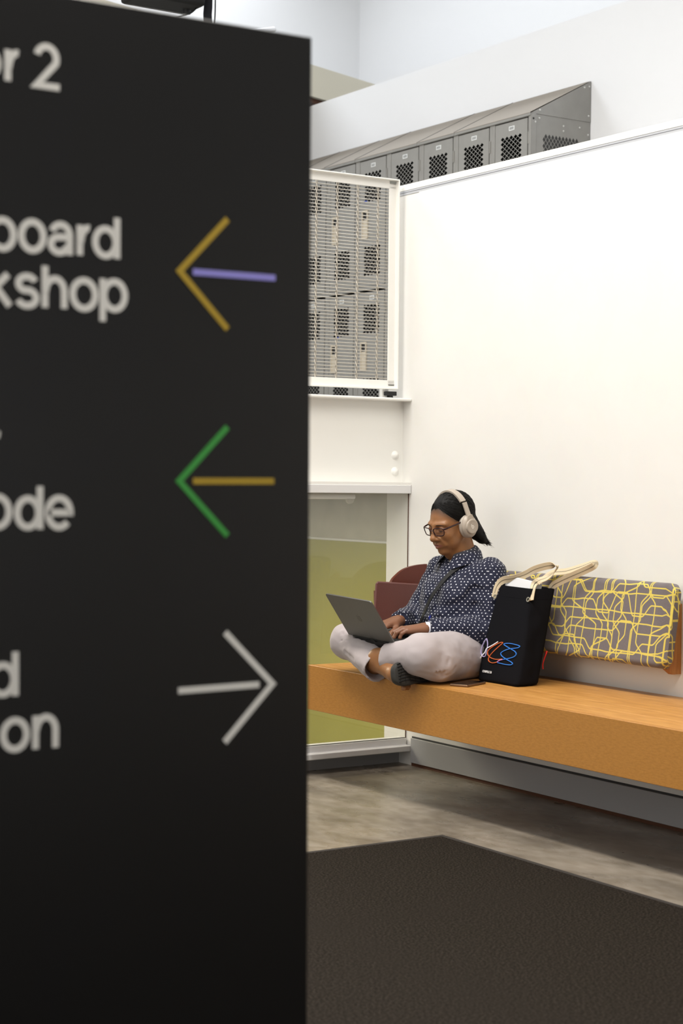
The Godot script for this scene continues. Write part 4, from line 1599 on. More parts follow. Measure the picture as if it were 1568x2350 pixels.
func person() -> void:
	var t := thing("person", "seated woman in a navy dotted shirt and pale trousers, legs crossed, typing on a laptop", "person", Vector3(-0.3, 0.4705, 0.75))
	var inv := Transform3D(Basis.IDENTITY, -Vector3(-0.3, 0.4705, 0.75))
	var hb := head_basis()
	var skin := Color(0.27, 0.118, 0.046)
	var lip := Color(0.24, 0.085, 0.06)
	var deep := Color(0.17, 0.07, 0.032)
	var hbi := hb.inverse()
	var body_paint := func(p: Vector3, n: Vector3) -> Color:
		return skin
	var hand_paint := func(p: Vector3, n: Vector3) -> Color:
		return Color(0.205, 0.088, 0.044)
	# joints
	var shl := Vector3(-0.207, 0.862, 0.889)
	var shr := Vector3(-0.230, 0.862, 0.605)
	var ell_ := Vector3(-0.238, 0.648, 0.946)
	var elr := Vector3(-0.295, 0.69, 0.545)
	var wrl := Vector3(-0.485, 0.660, 0.848)
	var wrr := Vector3(-0.478, 0.672, 0.655)
	var hpl := Vector3(-0.250, 0.558, 0.850)
	var hpr := Vector3(-0.250, 0.558, 0.650)
	var knl := Vector3(-0.605, 0.578, 0.995)
	var knr := Vector3(-0.600, 0.590, 0.505)
	var ankl := Vector3(-0.652, 0.552, 0.785)
	var ankr := Vector3(-0.655, 0.515, 0.885)
	# ---- head (3 mm cells, in its own axes, then placed)
	var mb := MB.new()
	var f := Field.new(Vector3(-0.098, -0.165, -0.135), Vector3(0.098, 0.130, 0.135), 0.0029)
	var I := Basis.IDENTITY
	f.ell(Vector3(0, 0.028, -0.018), I, Vector3(0.073, 0.082, 0.094), 0.01)
	f.ell(Vector3(0, -0.020, 0.026), I, Vector3(0.061, 0.080, 0.062), 0.02)
	for s in [-1.0, 1.0]:
		f.cap(Vector3(0.050 * s, -0.040, -0.002), Vector3(0.012 * s, -0.096, 0.052), 0.022, 0.017, 0.02)
		f.ell(Vector3(0.037 * s, -0.033, 0.055), I, Vector3(0.023, 0.022, 0.024), 0.018)
		f.ell(Vector3(0.035 * s, -0.066, 0.044), I, Vector3(0.022, 0.026, 0.024), 0.018)
		f.cap(Vector3(0.012 * s, 0.017, 0.082), Vector3(0.046 * s, 0.015, 0.066), 0.008, 0.008, 0.014)
		f.ell(Vector3(0.031 * s, 0.000, 0.091), I, Vector3(0.017, 0.0095, 0.014), 0.010, true)
		f.ell(Vector3(0.031 * s, -0.002, 0.0735), I, Vector3(0.0145, 0.0115, 0.0125), 0.003)
		f.cap(Vector3(0.020 * s, -0.013, 0.084), Vector3(0.044 * s, -0.012, 0.075), 0.0035, 0.003, 0.006)
		f.ell(Vector3(0.076 * s, -0.012, -0.012), Basis(Vector3.UP, 0.3 * s), Vector3(0.008, 0.030, 0.017), 0.008)
	f.cap(Vector3(0, 0.010, 0.083), Vector3(0, -0.034, 0.103), 0.0078, 0.0115, 0.010)
	f.ell(Vector3(0, -0.037, 0.104), I, Vector3(0.0135, 0.0115, 0.0125), 0.008)
	for s in [-1.0, 1.0]:
		f.ell(Vector3(0.0145 * s, -0.041, 0.093), I, Vector3(0.0085, 0.0085, 0.011), 0.006)
		f.ell(Vector3(0.0075 * s, -0.050, 0.101), I, Vector3(0.0042, 0.0035, 0.0055), 0.003, true)
		f.cap(Vector3(0.022 * s, -0.044, 0.087), Vector3(0.034 * s, -0.070, 0.074), 0.0025, 0.002, 0.012)
	f.ell(Vector3(0, -0.068, 0.068), I, Vector3(0.031, 0.024, 0.025), 0.016)
	for s in [-1.0, 1.0]:
		f.cap(Vector3(0.0, -0.0645, 0.0935), Vector3(0.021 * s, -0.0685, 0.082), 0.0052, 0.003, 0.005)
		f.cap(Vector3(0.0, -0.0765, 0.0915), Vector3(0.019 * s, -0.0735, 0.081), 0.0064, 0.003, 0.005)
	f.ell(Vector3(0, -0.0705, 0.0985), I, Vector3(0.022, 0.0013, 0.009), 0.003, true)
	f.ell(Vector3(0, -0.101, 0.066), I, Vector3(0.020, 0.016, 0.018), 0.014)
	f.cap(Vector3(0, -0.07, 0.02), Vector3(0, -0.115, 0.012), 0.045, 0.043, 0.02)
	# neck, reaching into the collar
	var nk := hbi * (Vector3(-0.232, 0.925, 0.75) - HC)
	f.cap(Vector3(0, -0.050, -0.030), nk, 0.050, 0.056, 0.018)
	var head_paint := func(p: Vector3, n: Vector3) -> Color:
		var c := skin
		# lips
		var lx := absf(p.x)
		if p.z > 0.072 and lx < 0.026:
			var k: float = clampf(1.0 - absf(p.y + 0.0705) / (0.0115 * (1.0 - lx / 0.034)), 0.0, 1.0)
			c = c.lerp(lip, smoothstep(0.0, 0.4, k))
		# lids and the skin under the eyes
		var e: float = Vector2((lx - 0.031) / 0.024, (p.y + 0.004) / 0.016).length()
		if p.z > 0.05:
			c = c.lerp(deep, 0.85 * clampf(1.35 - e, 0.0, 1.0))
		# thin hair showing the scalp along the hairline
		var hl: float = ((p - Vector3(0, 0.037, -0.031)) / Vector3(0.079, 0.0875, 0.0985)).length()
		if p.y > 0.012:
			c = c.lerp(Color(0.03, 0.017, 0.012), 0.85 * (1.0 - smoothstep(1.0, 1.085, hl)))
		return c
	f.mesh_into(mb, head_paint)
	for q in mb.v.size():
		mb.v[q] = HC + hb * mb.v[q]
		mb.n[q] = (hb * mb.n[q]).normalized()
	# ---- hands
	hand_into(mb, wrl, Vector3(-0.92, -0.05, -0.34), Vector3(-0.35, 0, -1), hand_paint, [1.15, 1.05, 1.1, 1.2], 3.0)
	hand_into(mb, wrr, Vector3(-0.95, -0.12, 0.26), Vector3(0.26, 0, 0.95), hand_paint, [0.9, 1.0, 1.05, 1.1], 3.0)
	# ---- trunk and limbs under the clothes, ankles and feet
	var g := Field.new(Vector3(-0.78, 0.43, 0.38), Vector3(-0.10, 0.98, 1.12), 0.0095)
	g.ell(Vector3(-0.235, 0.79, 0.75), I, Vector3(0.09, 0.12, 0.13), 0.04)
	g.ell(Vector3(-0.26, 0.66, 0.75), I, Vector3(0.11, 0.11, 0.14), 0.05)
	g.ell(Vector3(-0.25, 0.57, 0.75), I, Vector3(0.10, 0.07, 0.16), 0.04)
	g.cap(Vector3(-0.236, 0.90, 0.75), Vector3(-0.236, 0.95, 0.75), 0.05, 0.047, 0.03)
	for a in [[shl, ell_, wrl], [shr, elr, wrr]]:
		g.cap(a[0], a[1], 0.042, 0.036, 0.02)
		g.cap(a[1], a[2], 0.034, 0.022, 0.01)
	for a in [[hpl, knl, ankl], [hpr, knr, ankr]]:
		g.cap(a[0], a[1], 0.07, 0.052, 0.02)
		g.cap(a[1], a[2] * 0.5 + a[1] * 0.5, 0.046, 0.046, 0.02)
		g.cap(a[2] * 0.5 + a[1] * 0.5, a[2], 0.046, 0.033, 0.01)
	# right foot, sole turned to the room
	var sn := Vector3(0.04, 0.12, 0.99).normalized()
	var sd := Vector3(0.99, 0.07, -0.05)
	sd = (sd - sn * sd.dot(sn)).normalized()
	var sw := sn.cross(sd)
	if sw.y < 0:
		sw = -sw
	var heel := Vector3(-0.686, 0.510, 0.968)
	g.cap(ankr, heel - sn * 0.038 + sd * 0.02, 0.032, 0.030, 0.02)
	g.cap(heel - sn * 0.036 + sd * 0.02, heel - sn * 0.032 + sd * 0.15, 0.030, 0.028, 0.02)
	g.cap(heel - sn * 0.035 + sd * 0.05 - sw * 0.03, heel - sn * 0.022 + sd * 0.035 - sw * 0.054, 0.014, 0.012, 0.01)
	g.cap(heel - sn * 0.035 + sd * 0.07 - sw * 0.03, heel - sn * 0.022 + sd * 0.055 - sw * 0.055, 0.012, 0.010, 0.006)
	# left foot tucked under the right shin
	g.cap(ankl, ankl + Vector3(0.03, -0.035, -0.06), 0.034, 0.030, 0.02)
	g.cap(ankl + Vector3(0.03, -0.035, -0.06), ankl + Vector3(0.12, -0.045, -0.10), 0.030, 0.024, 0.02)
	g.mesh_into(mb, body_paint)
	put("body", mb.build(), skin_mat(), t, inv)
	# ---- eyes closed to a slit: lashes and brows
	var black := mat(Color(0.035, 0.025, 0.022), 0.7)
	var hx := Transform3D(hb, HC - Vector3(-0.3, 0.4705, 0.75))
	for s in [-1.0, 1.0]:
		var lb := MB.new()
		var l := []
		var bw := []
		for i in 9:
			var u := -1.0 + 2.0 * i / 8.0
			l.append(Vector3((0.031 + u * 0.0135) * s, -0.0065 - 0.0035 * (1.0 - u * u), 0.0838 - 0.0055 * u * u - 0.002 * u))
			bw.append(Vector3((0.031 + u * 0.020) * s, 0.0145 + 0.004 * (1.0 - u * u), 0.0898 - 0.008 * u * u - 0.0045 * u))
		lb.tube(l, [0.0008, 0.0015, 0.002, 0.0022, 0.0022, 0.0022, 0.002, 0.0015, 0.0008], 6)
		put("eyelashes", lb.build(), black, t, hx)
		var bb := MB.new()
		bb.tube(bw, [0.0006, 0.0012, 0.0016, 0.0017, 0.0016, 0.0015, 0.0013, 0.001, 0.0006], 8, true, 0.6, 1.2, Vector3.BACK)
		put("eyebrow", bb.build(), mat(Color(0.19, 0.11, 0.07), 0.9), t, hx)
	# ---- hair: a cap that sinks under the skin along the hairline, combed strands over it, a loose tail
	var hc := Vector3(0, 0.037, -0.031)
	var hr3 := Vector3(0.0790, 0.0875, 0.0985)
	var hf := Field.new(Vector3(-0.10, -0.15, -0.19), Vector3(0.10, 0.14, 0.10), 0.0036)
	hf.ell(hc, I, hr3, 0.01)
	hf.ell(Vector3(0.062, -0.055, 0.040), I, Vector3(0.040, 0.050, 0.060), 0.01, true)
	hf.ell(Vector3(-0.062, -0.055, 0.040), I, Vector3(0.040, 0.050, 0.060), 0.01, true)
	hf.cut(Vector3(0, -0.058, -0.03), Vector3(0, -1, 0.55), 0.2)
	var tail := [Vector3(0.008, -0.010, -0.095), Vector3(0.020, -0.048, -0.098), Vector3(0.032, -0.080, -0.106), Vector3(0.040, -0.108, -0.120), Vector3(0.043, -0.126, -0.134)]
	var tr := [0.032, 0.030, 0.025, 0.016, 0.007]
	for i in 4:
		hf.cap(tail[i], tail[i + 1], tr[i], tr[i + 1], 0.02)
	var hn := FastNoiseLite.new()
	hn.seed = 4
	hn.frequency = 1.0
	hf.rough(hn, 0.0022, Vector3(130, 20, 20))
	var hm := MB.new()
	hf.mesh_into(hm)
	var hair := mat(Color(0.030, 0.022, 0.019), 0.6)
	hair.metallic_specular = 0.32
	var ho := put("hair", hm.build(), hair, t, hx)
	var rng := RandomNumberGenerator.new()
	rng.seed = 12
	var st := MB.new()
	var td := ((tail[0] as Vector3) + Vector3(0, -0.01, 0) - hc).normalized()
	for i in 330:
		var a := rng.randf_range(-1.55, 1.55)
		var e := lerpf(0.50, -0.12, pow(absf(a) / 1.55, 1.7)) + rng.randf_range(-0.03, 0.22)
		var d0 := Vector3(sin(a) * cos(e), sin(e), cos(a) * cos(e))
		var lift := rng.randf_range(1.000, 1.014)
		var pts := []
		for k in 10:
			var u := k / 9.0
			var up := (d0.slerp(td, u) + Vector3(0, 0.35 * sin(u * PI) * (1.0 - absf(a) / 1.9), 0)).normalized()
			var rr := 1.0 / Vector3(up.x / hr3.x, up.y / hr3.y, up.z / hr3.z).length()
			pts.append(hc + up * rr * (lift + 0.006 * sin(u * PI)))
		st.tube(pts, [0.0003, 0.0009, 0.0013, 0.0015, 0.0015, 0.0015, 0.0014, 0.0013, 0.0011, 0.0006], 5)
	for i in 260: # the tail, its loose ends and a few flyaways
		var o3 := Vector3(rng.randf_range(-1, 1), rng.randf_range(-1, 1), rng.randf_range(-1, 1))
		var pts := []
		var last := rng.randi_range(3, 5)
		for k in last:
			pts.append((tail[k] as Vector3) + o3.normalized() * tr[k] * 1.03 + Vector3(rng.randf_range(-0.004, 0.004), 0, rng.randf_range(-0.004, 0.004)))
		var dl2: Vector3 = (pts[-1] - pts[-2]).normalized()
		pts.append(pts[-1] + dl2 * rng.randf_range(0.008, 0.03) + Vector3(rng.randf_range(-0.006, 0.006), rng.randf_range(-0.006, 0.008), rng.randf_range(-0.012, 0.004)))
		var rad := []
		for k in pts.size():
			rad.append(0.0015 if k < pts.size() - 2 else (0.0009 if k < pts.size() - 1 else 0.0002))
		st.tube(pts, rad, 5)
	for i in 240: # combed back from the crown
		var a := rng.randf_range(-1.6, 1.6)
		var e := rng.randf_range(0.35, 1.45)
		var d0 := Vector3(sin(a) * cos(e), sin(e), cos(a) * cos(e))
		var lift := rng.randf_range(1.000, 1.012)
		var pts := []
		for k in 9:
			var up := d0.slerp(td, k / 8.0).normalized()
			var rr := 1.0 / Vector3(up.x / hr3.x, up.y / hr3.y, up.z / hr3.z).length()
			pts.append(hc + up * rr * lift)
		st.tube(pts, [0.0003, 0.0012, 0.0015, 0.0016, 0.0016, 0.0015, 0.0014, 0.0012, 0.0005], 5)
	for i in 0:
		var a := rng.randf_range(-0.5, 0.9)
		var e := rng.randf_range(0.45, 0.7)
		var up := Vector3(sin(a) * cos(e), sin(e), cos(a) * cos(e))
		var rr := 1.0 / Vector3(up.x / hr3.x, up.y / hr3.y, up.z / hr3.z).length()
		var p0 := hc + up * rr
		st.tube([p0, p0 + up * 0.008 + Vector3(rng.randf_range(-0.004, 0.004), 0.004, 0.0), p0 + up * 0.012 + Vector3(rng.randf_range(-0.008, 0.008), 0.006, -0.012)], [0.0005, 0.0004, 0.0001], 4)
	put("strands", st.build(), hair, ho)
	# ---- trousers
	var pants := mat(Color(0.675, 0.64, 0.645), 0.9)
	pants.rim_enabled = true
	pants.rim = 0.15
	bump(pants, noise_tex(83, 0.3, Color.BLACK, Color.WHITE, 256, 2), 0.015)
	pants.uv1_triplanar = true
	pants.uv1_scale = Vector3(6, 6, 6)
	var dl := (ankl - knl).normalized()
	var dr := (ankr - knr).normalized()
	var pn := FastNoiseLite.new()
	pn.seed = 21
	pn.frequency = 1.0
	pn.fractal_octaves = 2
	var pm := MB.new()
	# grooves along short lines: [from, to, depth, width]
	var folds := []
	var kb := Vector3(-0.560, 0.497, 1.060)
	for q in [[Vector3(-0.035, 0.060, -0.01), 0.0065], [Vector3(-0.008, 0.085, 0.0), 0.0065], [Vector3(0.025, 0.070, 0.01), 0.006], [Vector3(0.060, 0.040, 0.0), 0.005], [Vector3(-0.075, 0.020, -0.03), 0.006]]:
		folds.append([kb, kb + q[0], q[1], 0.0075])
	for q in [[Vector3(-0.225, 0.50, 0.985), Vector3(-0.30, 0.60, 0.955)], [Vector3(-0.245, 0.49, 0.995), Vector3(-0.335, 0.585, 0.985)], [Vector3(-0.205, 0.53, 0.96), Vector3(-0.265, 0.615, 0.93)], [Vector3(-0.265, 0.485, 1.0), Vector3(-0.37, 0.56, 1.005)]]:
		folds.append([q[0], q[1], 0.005, 0.007])
	for q in [[Vector3(-0.66, 0.60, 0.56), Vector3(-0.665, 0.575, 0.66)], [Vector3(-0.655, 0.625, 0.55), Vector3(-0.665, 0.595, 0.63)], [Vector3(-0.675, 0.56, 0.60), Vector3(-0.69, 0.54, 0.68)], [Vector3(-0.665, 0.575, 0.90), Vector3(-0.67, 0.54, 0.97)], [Vector3(-0.655, 0.60, 0.90), Vector3(-0.645, 0.58, 0.95)]]:
		folds.append([q[0], q[1], 0.0045, 0.0065])
	var crease := func(p: Vector3) -> float:
		var v := 0.0
		for q in folds:
			var a: Vector3 = q[0]
			var ba: Vector3 = q[1] - a
			var h := clampf((p - a).dot(ba) / ba.length_squared(), 0.0, 1.0)
			var d2 := (p - a - ba * h).length_squared()
			var w: float = q[3] * 1.2
			if d2 < w * w * 9.0:
				var g2: float = 1.9 * q[2] * (1.0 - 0.6 * h) * (exp(-d2 / (w * w)) - 0.45 * exp(-d2 / (w * w * 4.5)))
				if absf(g2) > absf(v):
					v = g2
		return v
	# seat and left leg
	var pf := Field.new(Vector3(-0.735, 0.455, 0.50), Vector3(-0.09, 0.70, 1.115), 0.0058)
	pf.ell(Vector3(-0.245, 0.565, 0.75), I, Vector3(0.125, 0.092, 0.188), 0.03)
	pf.cap(hpl, knl + Vector3(0.01, 0.004, -0.005), 0.089, 0.078, 0.03)
	pf.cap(hpl + Vector3(-0.04, -0.015, 0.02), knl + Vector3(0.07, -0.032, 0.012), 0.075, 0.068, 0.03)
	pf.cap(knl, knl.lerp(ankl, 1.1), 0.068, 0.046, 0.022)
	pf.cut(knl + dl * 0.172, dl + Vector3(-0.12, 0.12, 0), 0.13)
	pf.ell(knl + dl * 0.172, Basis.looking_at(dl, Vector3.UP), Vector3(0.038, 0.038, 0.045), 0.003, true)
	pf.rough(pn, 0.0032, Vector3(10, 15, 10))
	pf.shift(crease)
	pf.mesh_into(pm)
	# right leg, its wide hem falling open above the ankle
	var pr := Field.new(Vector3(-0.74, 0.425, 0.385), Vector3(-0.13, 0.70, 0.92), 0.0058)
	pr.cap(hpr, knr, 0.086, 0.068, 0.03)
	pr.cap(knr, knr.lerp(ankr, 0.62), 0.064, 0.056, 0.022)
	var h0 := knr.lerp(ankr, 0.40) - Vector3(0, 0.006, 0)
	var h1 := knr.lerp(ankr, 0.90) - Vector3(0, 0.026, 0)
	pr.cap(h0, h1, 0.057, 0.067, 0.02)
	var hc0 := h0.lerp(h1, 0.66)
	pr.cut(hc0, dr + Vector3(0.0, -0.28, 0.0), 0.16)
	pr.ell(hc0, Basis.looking_at((h1 - h0).normalized(), Vector3.UP), Vector3(0.0545, 0.0545, 0.075), 0.003, true)
	pr.rough(pn, 0.0032, Vector3(10, 15, 10))
	pr.shift(crease)
	pr.mesh_into(pm)
	put("trousers", pm.build(), pants, t, inv)
	# ---- sandal
	var rub := mat(Color(0.175, 0.170, 0.16), 0.75)
	var so := MB.new()
	var out := PackedVector2Array()
	for p in spline([Vector2(-0.016, 0.0), Vector2(-0.008, 0.030), Vector2(0.03, 0.045), Vector2(0.09, 0.043), Vector2(0.15, 0.046), Vector2(0.21, 0.036), Vector2(0.232, 0.0), Vector2(0.21, -0.036), Vector2(0.15, -0.044), Vector2(0.09, -0.042), Vector2(0.03, -0.045), Vector2(-0.008, -0.030)], 5, true):
		out.append(p)
	var sb := Basis(sd, sn.cross(sd), sn)
	var sxf := Transform3D(sb, heel) # local z out of the sole
	# dished sole: rings from rim to centre
	var rows := []
	for k in [[1.0, -0.024], [1.02, -0.012], [1.0, -0.002], [0.965, 0.002], [0.85, 0.0045], [0.6, 0.0065], [0.3, 0.007], [0.02, 0.007]]:
		var row := []
		for p in out:
			row.append(sxf * Vector3(0.11 + (p.x - 0.11) * k[0], p.y * k[0], k[1]))
		rows.append(row)
	var ccw := 0.0
	for i in out.size():
		ccw += out[i].cross(out[(i + 1) % out.size()])
	if ccw < 0:
		for r in rows:
			r.reverse()
	so.grid(rows, true)
	var sa := put("sandal", so.build(), rub, t, inv)
	var tread := MB.new()
	for k in 7:
		var pts := []
		for i in 15:
			var u := lerpf(-0.002, 0.21, i / 14.0)
			var v := -0.032 + 0.0108 * k + 0.008 * sin(u * 38.0 + 0.6)
			if absf(v) < 0.040:
				pts.append(sxf * Vector3(u, v, 0.0084 - 1.6 * v * v - 0.35 * (u - 0.1) * (u - 0.1)))
		if pts.size() > 2:
			tread.tube(pts, 0.0021, 5)
	for k in 9:
		var pts := []
		for i in 6:
			var v := lerpf(-0.034, 0.034, i / 5.0)
			var u := 0.01 + 0.022 * k + 0.006 * sin(v * 70.0)
			pts.append(sxf * Vector3(u, v, 0.0080 - 1.6 * v * v - 0.35 * (u - 0.1) * (u - 0.1)))
		tread.tube(pts, 0.0012, 5)
	put("tread", tread.build(), mat(Color(0.03, 0.03, 0.03), 0.9), sa)
	# ---- shirt
	var sm := mat(Color.WHITE, 0.85)
	sm.albedo_texture = dots_tex()
	sm.uv1_triplanar = true
	sm.uv1_triplanar_sharpness = 40.0
	sm.uv1_scale = Vector3(56, 48, 56)
	sm.rim_enabled = true
	sm.rim = 0.15
	var sf := Field.new(Vector3(-0.50, 0.505, 0.455), Vector3(-0.075, 0.975, 1.055), 0.0062)
	sf.ell(Vector3(-0.232, 0.79, 0.75), I, Vector3(0.115, 0.135, 0.160), 0.03)
	sf.ell(Vector3(-0.262, 0.665, 0.75), I, Vector3(0.138, 0.125, 0.172), 0.05)
	sf.ell(Vector3(-0.255, 0.585, 0.755), I, Vector3(0.140, 0.068, 0.200), 0.04)
	for s in [-1.0, 1.0]:
		sf.ell(Vector3(-0.315, 0.775, 0.75 + 0.062 * s), I, Vector3(0.055, 0.062, 0.062), 0.04)
	sf.cap(shl, shr, 0.052, 0.052, 0.03)
	sf.cap(Vector3(-0.235, 0.90, 0.75), Vector3(-0.236, 0.945, 0.75), 0.064, 0.058, 0.035)
	sf.cap(shl, ell_, 0.0605, 0.054, 0.022)
	sf.cap(ell_, wrl.lerp(ell_, -0.02), 0.053, 0.041, 0.014)
	sf.cap(shr, elr, 0.056, 0.050, 0.022)
	sf.cap(elr, wrr, 0.050, 0.036, 0.014)
	# cuffs, neck and the open collar
	var cl := (wrl - ell_).normalized()
	var cr2 := (wrr - elr).normalized()
	sf.cut(wrl - cl * 0.022, cl, 0.07)
	sf.cut(wrr - cr2 * 0.026, cr2, 0.07)
	sf.cut(Vector3(-0.236, 0.952, 0.75), Vector3(-0.25, 1, 0), 0.13)
	sf.ell(Vector3(-0.312, 0.945, 0.755), Basis(Vector3.BACK, 0.45), Vector3(0.026, 0.075, 0.020), 0.006, true)
	var fn := FastNoiseLite.new()
	fn.seed = 33
	fn.frequency = 1.0
	fn.fractal_octaves = 2
	sf.rough(fn, 0.0065, Vector3(12, 17, 15))
	sf.shift(func(p: Vector3) -> float:
		var v := 0.0
		# folds at the left elbow, the shoulder and round the waist
		var q: Vector3 = p - Vector3(-0.25, 0.665, 0.98)
		v += 0.0048 * sin((q.y * 1.0 + q.x * 0.6) * 170.0) * exp(-q.length_squared() / 0.004)
		q = p - Vector3(-0.275, 0.80, 0.89)
		v += 0.0050 * sin((q.y * 0.7 - q.x * 0.7 + q.z * 0.5) * 150.0) * exp(-q.length_squared() / 0.005)
		q = p - Vector3(-0.39, 0.66, 0.76)
		v += 0.0042 * sin((q.y * 1.0 - 0.35 * q.z) * 130.0) * exp(-q.length_squared() / 0.014)
		q = p - Vector3(-0.39, 0.67, 0.58)
		v += 0.004 * sin((q.x + q.y * 0.4) * 170.0) * exp(-q.length_squared() / 0.005)
		# edge of the button placket down the front
		var w: float = absf(p.z - 0.752)
		if p.x < -0.26 and w < 0.02:
			v -= 0.0022 * smoothstep(0.017, 0.014, w)
		return v)
	var smb := MB.new()
	sf.mesh_into(smb)
	var sh := put("shirt", smb.build(), sm, t, inv)
	var cx := inv
	# collar: two leaves folded round the neck
	var colr := MB.new()
	for side in [-1.0, 1.0]:
		var inner := []
		var fold := []
		var edge := []
		for i in 11:
			var u := i / 10.0
			var a: float = lerpf(PI, 0.42, u) * side # from the nape to the throat
			var rr := lerpf(0.058, 0.062, u)
			var c0 := Vector3(-0.240, 0.958 - 0.030 * u * u, 0.75)
			var dirv := Vector3(-cos(a), 0, sin(a))
			inner.append(c0 + dirv * (rr - 0.003) + Vector3(0, -0.03, 0))
			fold.append(c0 + dirv * rr + Vector3(0, 0.010 - 0.004 * u, 0))
			var drop := lerpf(0.034, 0.055, pow(u, 2.0))
			edge.append(c0 + dirv * (rr + 0.022 + 0.012 * u) + Vector3(-0.012 * u * u, -drop, 0.006 * side * u))
		var mid := []
		for i in 11:
			mid.append(fold[i].lerp(edge[i], 0.45) + (fold[i] - Vector3(-0.24, fold[i].y, 0.75)).normalized() * 0.006)
		var rws := [inner, fold, mid, edge]
		if side > 0:
			for r in rws:
				r.reverse()
		colr.grid(rws)
		var under := []
		for r in [edge, mid, fold]:
			var k := []
			for p in r:
				k.append(p - Vector3(0, 0.0022, 0) - (p - Vector3(-0.24, p.y, 0.75)).normalized() * 0.0015)
			under.append(k)
		colr.grid(under)
	put("collar", colr.build(), sm, sh)
	var btn := MB.new()
	btn.lathe(Vector3.ZERO, [Vector2(0.0055, 0), Vector2(0.0055, 0.0016), Vector2(0.0045, 0.0024), Vector2(0.0, 0.0018)], 14)
	var bmsh := btn.build()
	for q in [[Vector3(-0.305, 0.905, 0.772), Vector3(-0.7, 0.5, 0.35)], [Vector3(-0.4035, 0.665, 0.754), Vector3(-1, 0.1, 0.1)], [Vector3(-0.3935, 0.60, 0.756), Vector3(-1, -0.2, 0.1)]]:
		var dn: Vector3 = q[1].normalized()
		var bs := Basis(dn.cross(Vector3.BACK).normalized(), dn, Vector3.ZERO)
		bs.z = bs.x.cross(bs.y)
		put("button", bmsh, mat(Color(0.75, 0.75, 0.70), 0.35), sh, Transform3D(bs, q[0] + dn * 0.003))
	# cuffs as separate bands
	for q in [[wrl - cl * 0.022, cl, 0.0385], [wrr - cr2 * 0.026, cr2, 0.0345]]:
		var cm := MB.new()
		var d: Vector3 = q[1]
		cm.tube([q[0] - d * 0.05, q[0] - d * 0.025, q[0] + d * 0.002, q[0] + d * 0.004, q[0] - d * 0.004], [q[2] + 0.004, q[2] + 0.0015, q[2], q[2] - 0.003, q[2] - 0.006], 22, false)
		put("cuff", cm.build(), sm, sh)
	# strap of a bag worn across the chest
	var cs := MB.new()
	var sp := []
	var spw := []
	for p in spline([Vector3(-0.185, 0.905, 0.838), Vector3(-0.240, 0.912, 0.832), Vector3(-0.296, 0.892, 0.820), Vector3(-0.345, 0.852, 0.800), Vector3(-0.392, 0.775, 0.768), Vector3(-0.408, 0.70, 0.735), Vector3(-0.412, 0.64, 0.70), Vector3(-0.40, 0.585, 0.66)], 6):
		sp.append(p)
		var nr: Vector3 = (p - Vector3(-0.24, p.y - 0.03, 0.75)).normalized()
		spw.append(nr)
	for i in sp.size():
		var tt: Vector3 = (sp[mini(i + 1, sp.size() - 1)] - sp[maxi(i - 1, 0)]).normalized()
		spw[i] = tt.cross(spw[i])
	cs.strap(sp, spw, 0.015, 0.003)
	put("crossbody_strap", cs.build(), mat(Color(0.02, 0.02, 0.022), 0.7), t, inv)
	# paper wristband with a blue tab
	var wb := MB.new()
	wb.tube([wrl - cl * 0.020, wrl - cl * 0.002], 0.0262, 22, false)
	var wo := put("wristband", wb.build(), mat(Color(0.88, 0.88, 0.92), 0.6), t, inv)
	var tb := MB.new()
	tb.box(wrl - cl * 0.016 + Vector3(0.01, 0.040, -0.004), Vector3(0.020, 0.016, 0.0012), Basis(Vector3.UP, 0.6) * Basis(Vector3.BACK, 0.3))
	put("tab", tb.build(), mat(Color(0.16, 0.22, 0.66), 0.5), wo)
	glasses(hx, t.position)
	headphones(hx, t.position)

func glasses(hx: Transform3D, base: Vector3) -> void:
	var g := thing("eyeglasses", "dark red framed eyeglasses worn low on the woman's nose", "glasses", base + hx.origin)
	var X := Transform3D(hx.basis, Vector3.ZERO)
	var red := mat(Color(0.17, 0.045, 0.06), 0.25)
	var lens := mat(Color(1, 1, 1, 0.02), 0.02)
	lens.transparency = BaseMaterial3D.TRANSPARENCY_ALPHA
	lens.metallic_specular = 0.15
	for s in [-1.0, 1.0]:
		var pts := []
		for i in 28:
			var a := TAU * i / 28
			var e := 0.55
			var px: float = signf(cos(a)) * pow(absf(cos(a)), e) * 0.0245
			var py: float = signf(sin(a)) * pow(absf(sin(a)), e) * 0.0165
			if py < 0:
				px *= 0.92
			pts.append(Vector3(s * 0.0345 + px, -0.008 + py, 0.1025 - pow(absf(s * 0.0345 + px) / 0.06, 2.0) * 0.014 + py * 0.12))
		var b := MB.new()
		var ring := pts.duplicate()
		ring.append(pts[0])
		b.tube(ring, 0.0019, 8, false, 1.0, 1.25)
		put("rim", b.build(), red, g, X)
		var l := MB.new()
		var c := Vector3.ZERO
		for p in pts:
			c += p
		l.disc(pts, c / pts.size())
		put("lens", l.build(), lens, g, X)
		var tm := MB.new()
		tm.tube(spline([Vector3(s * 0.058, 0.002, 0.091), Vector3(s * 0.069, 0.004, 0.080), Vector3(s * 0.0765, 0.006, 0.04), Vector3(s * 0.080, 0.006, 0.0), Vector3(s * 0.079, -0.008, -0.025)], 4), 0.0024, 8, true, 1.5, 0.7)
		put("temple", tm.build(), red, g, X)
	var br := MB.new()
	br.tube(spline([Vector3(-0.0115, -0.004, 0.103), Vector3(0, 0.0, 0.1065), Vector3(0.0115, -0.004, 0.103)], 5), 0.0019, 8)
	put("bridge", br.build(), red, g, X)

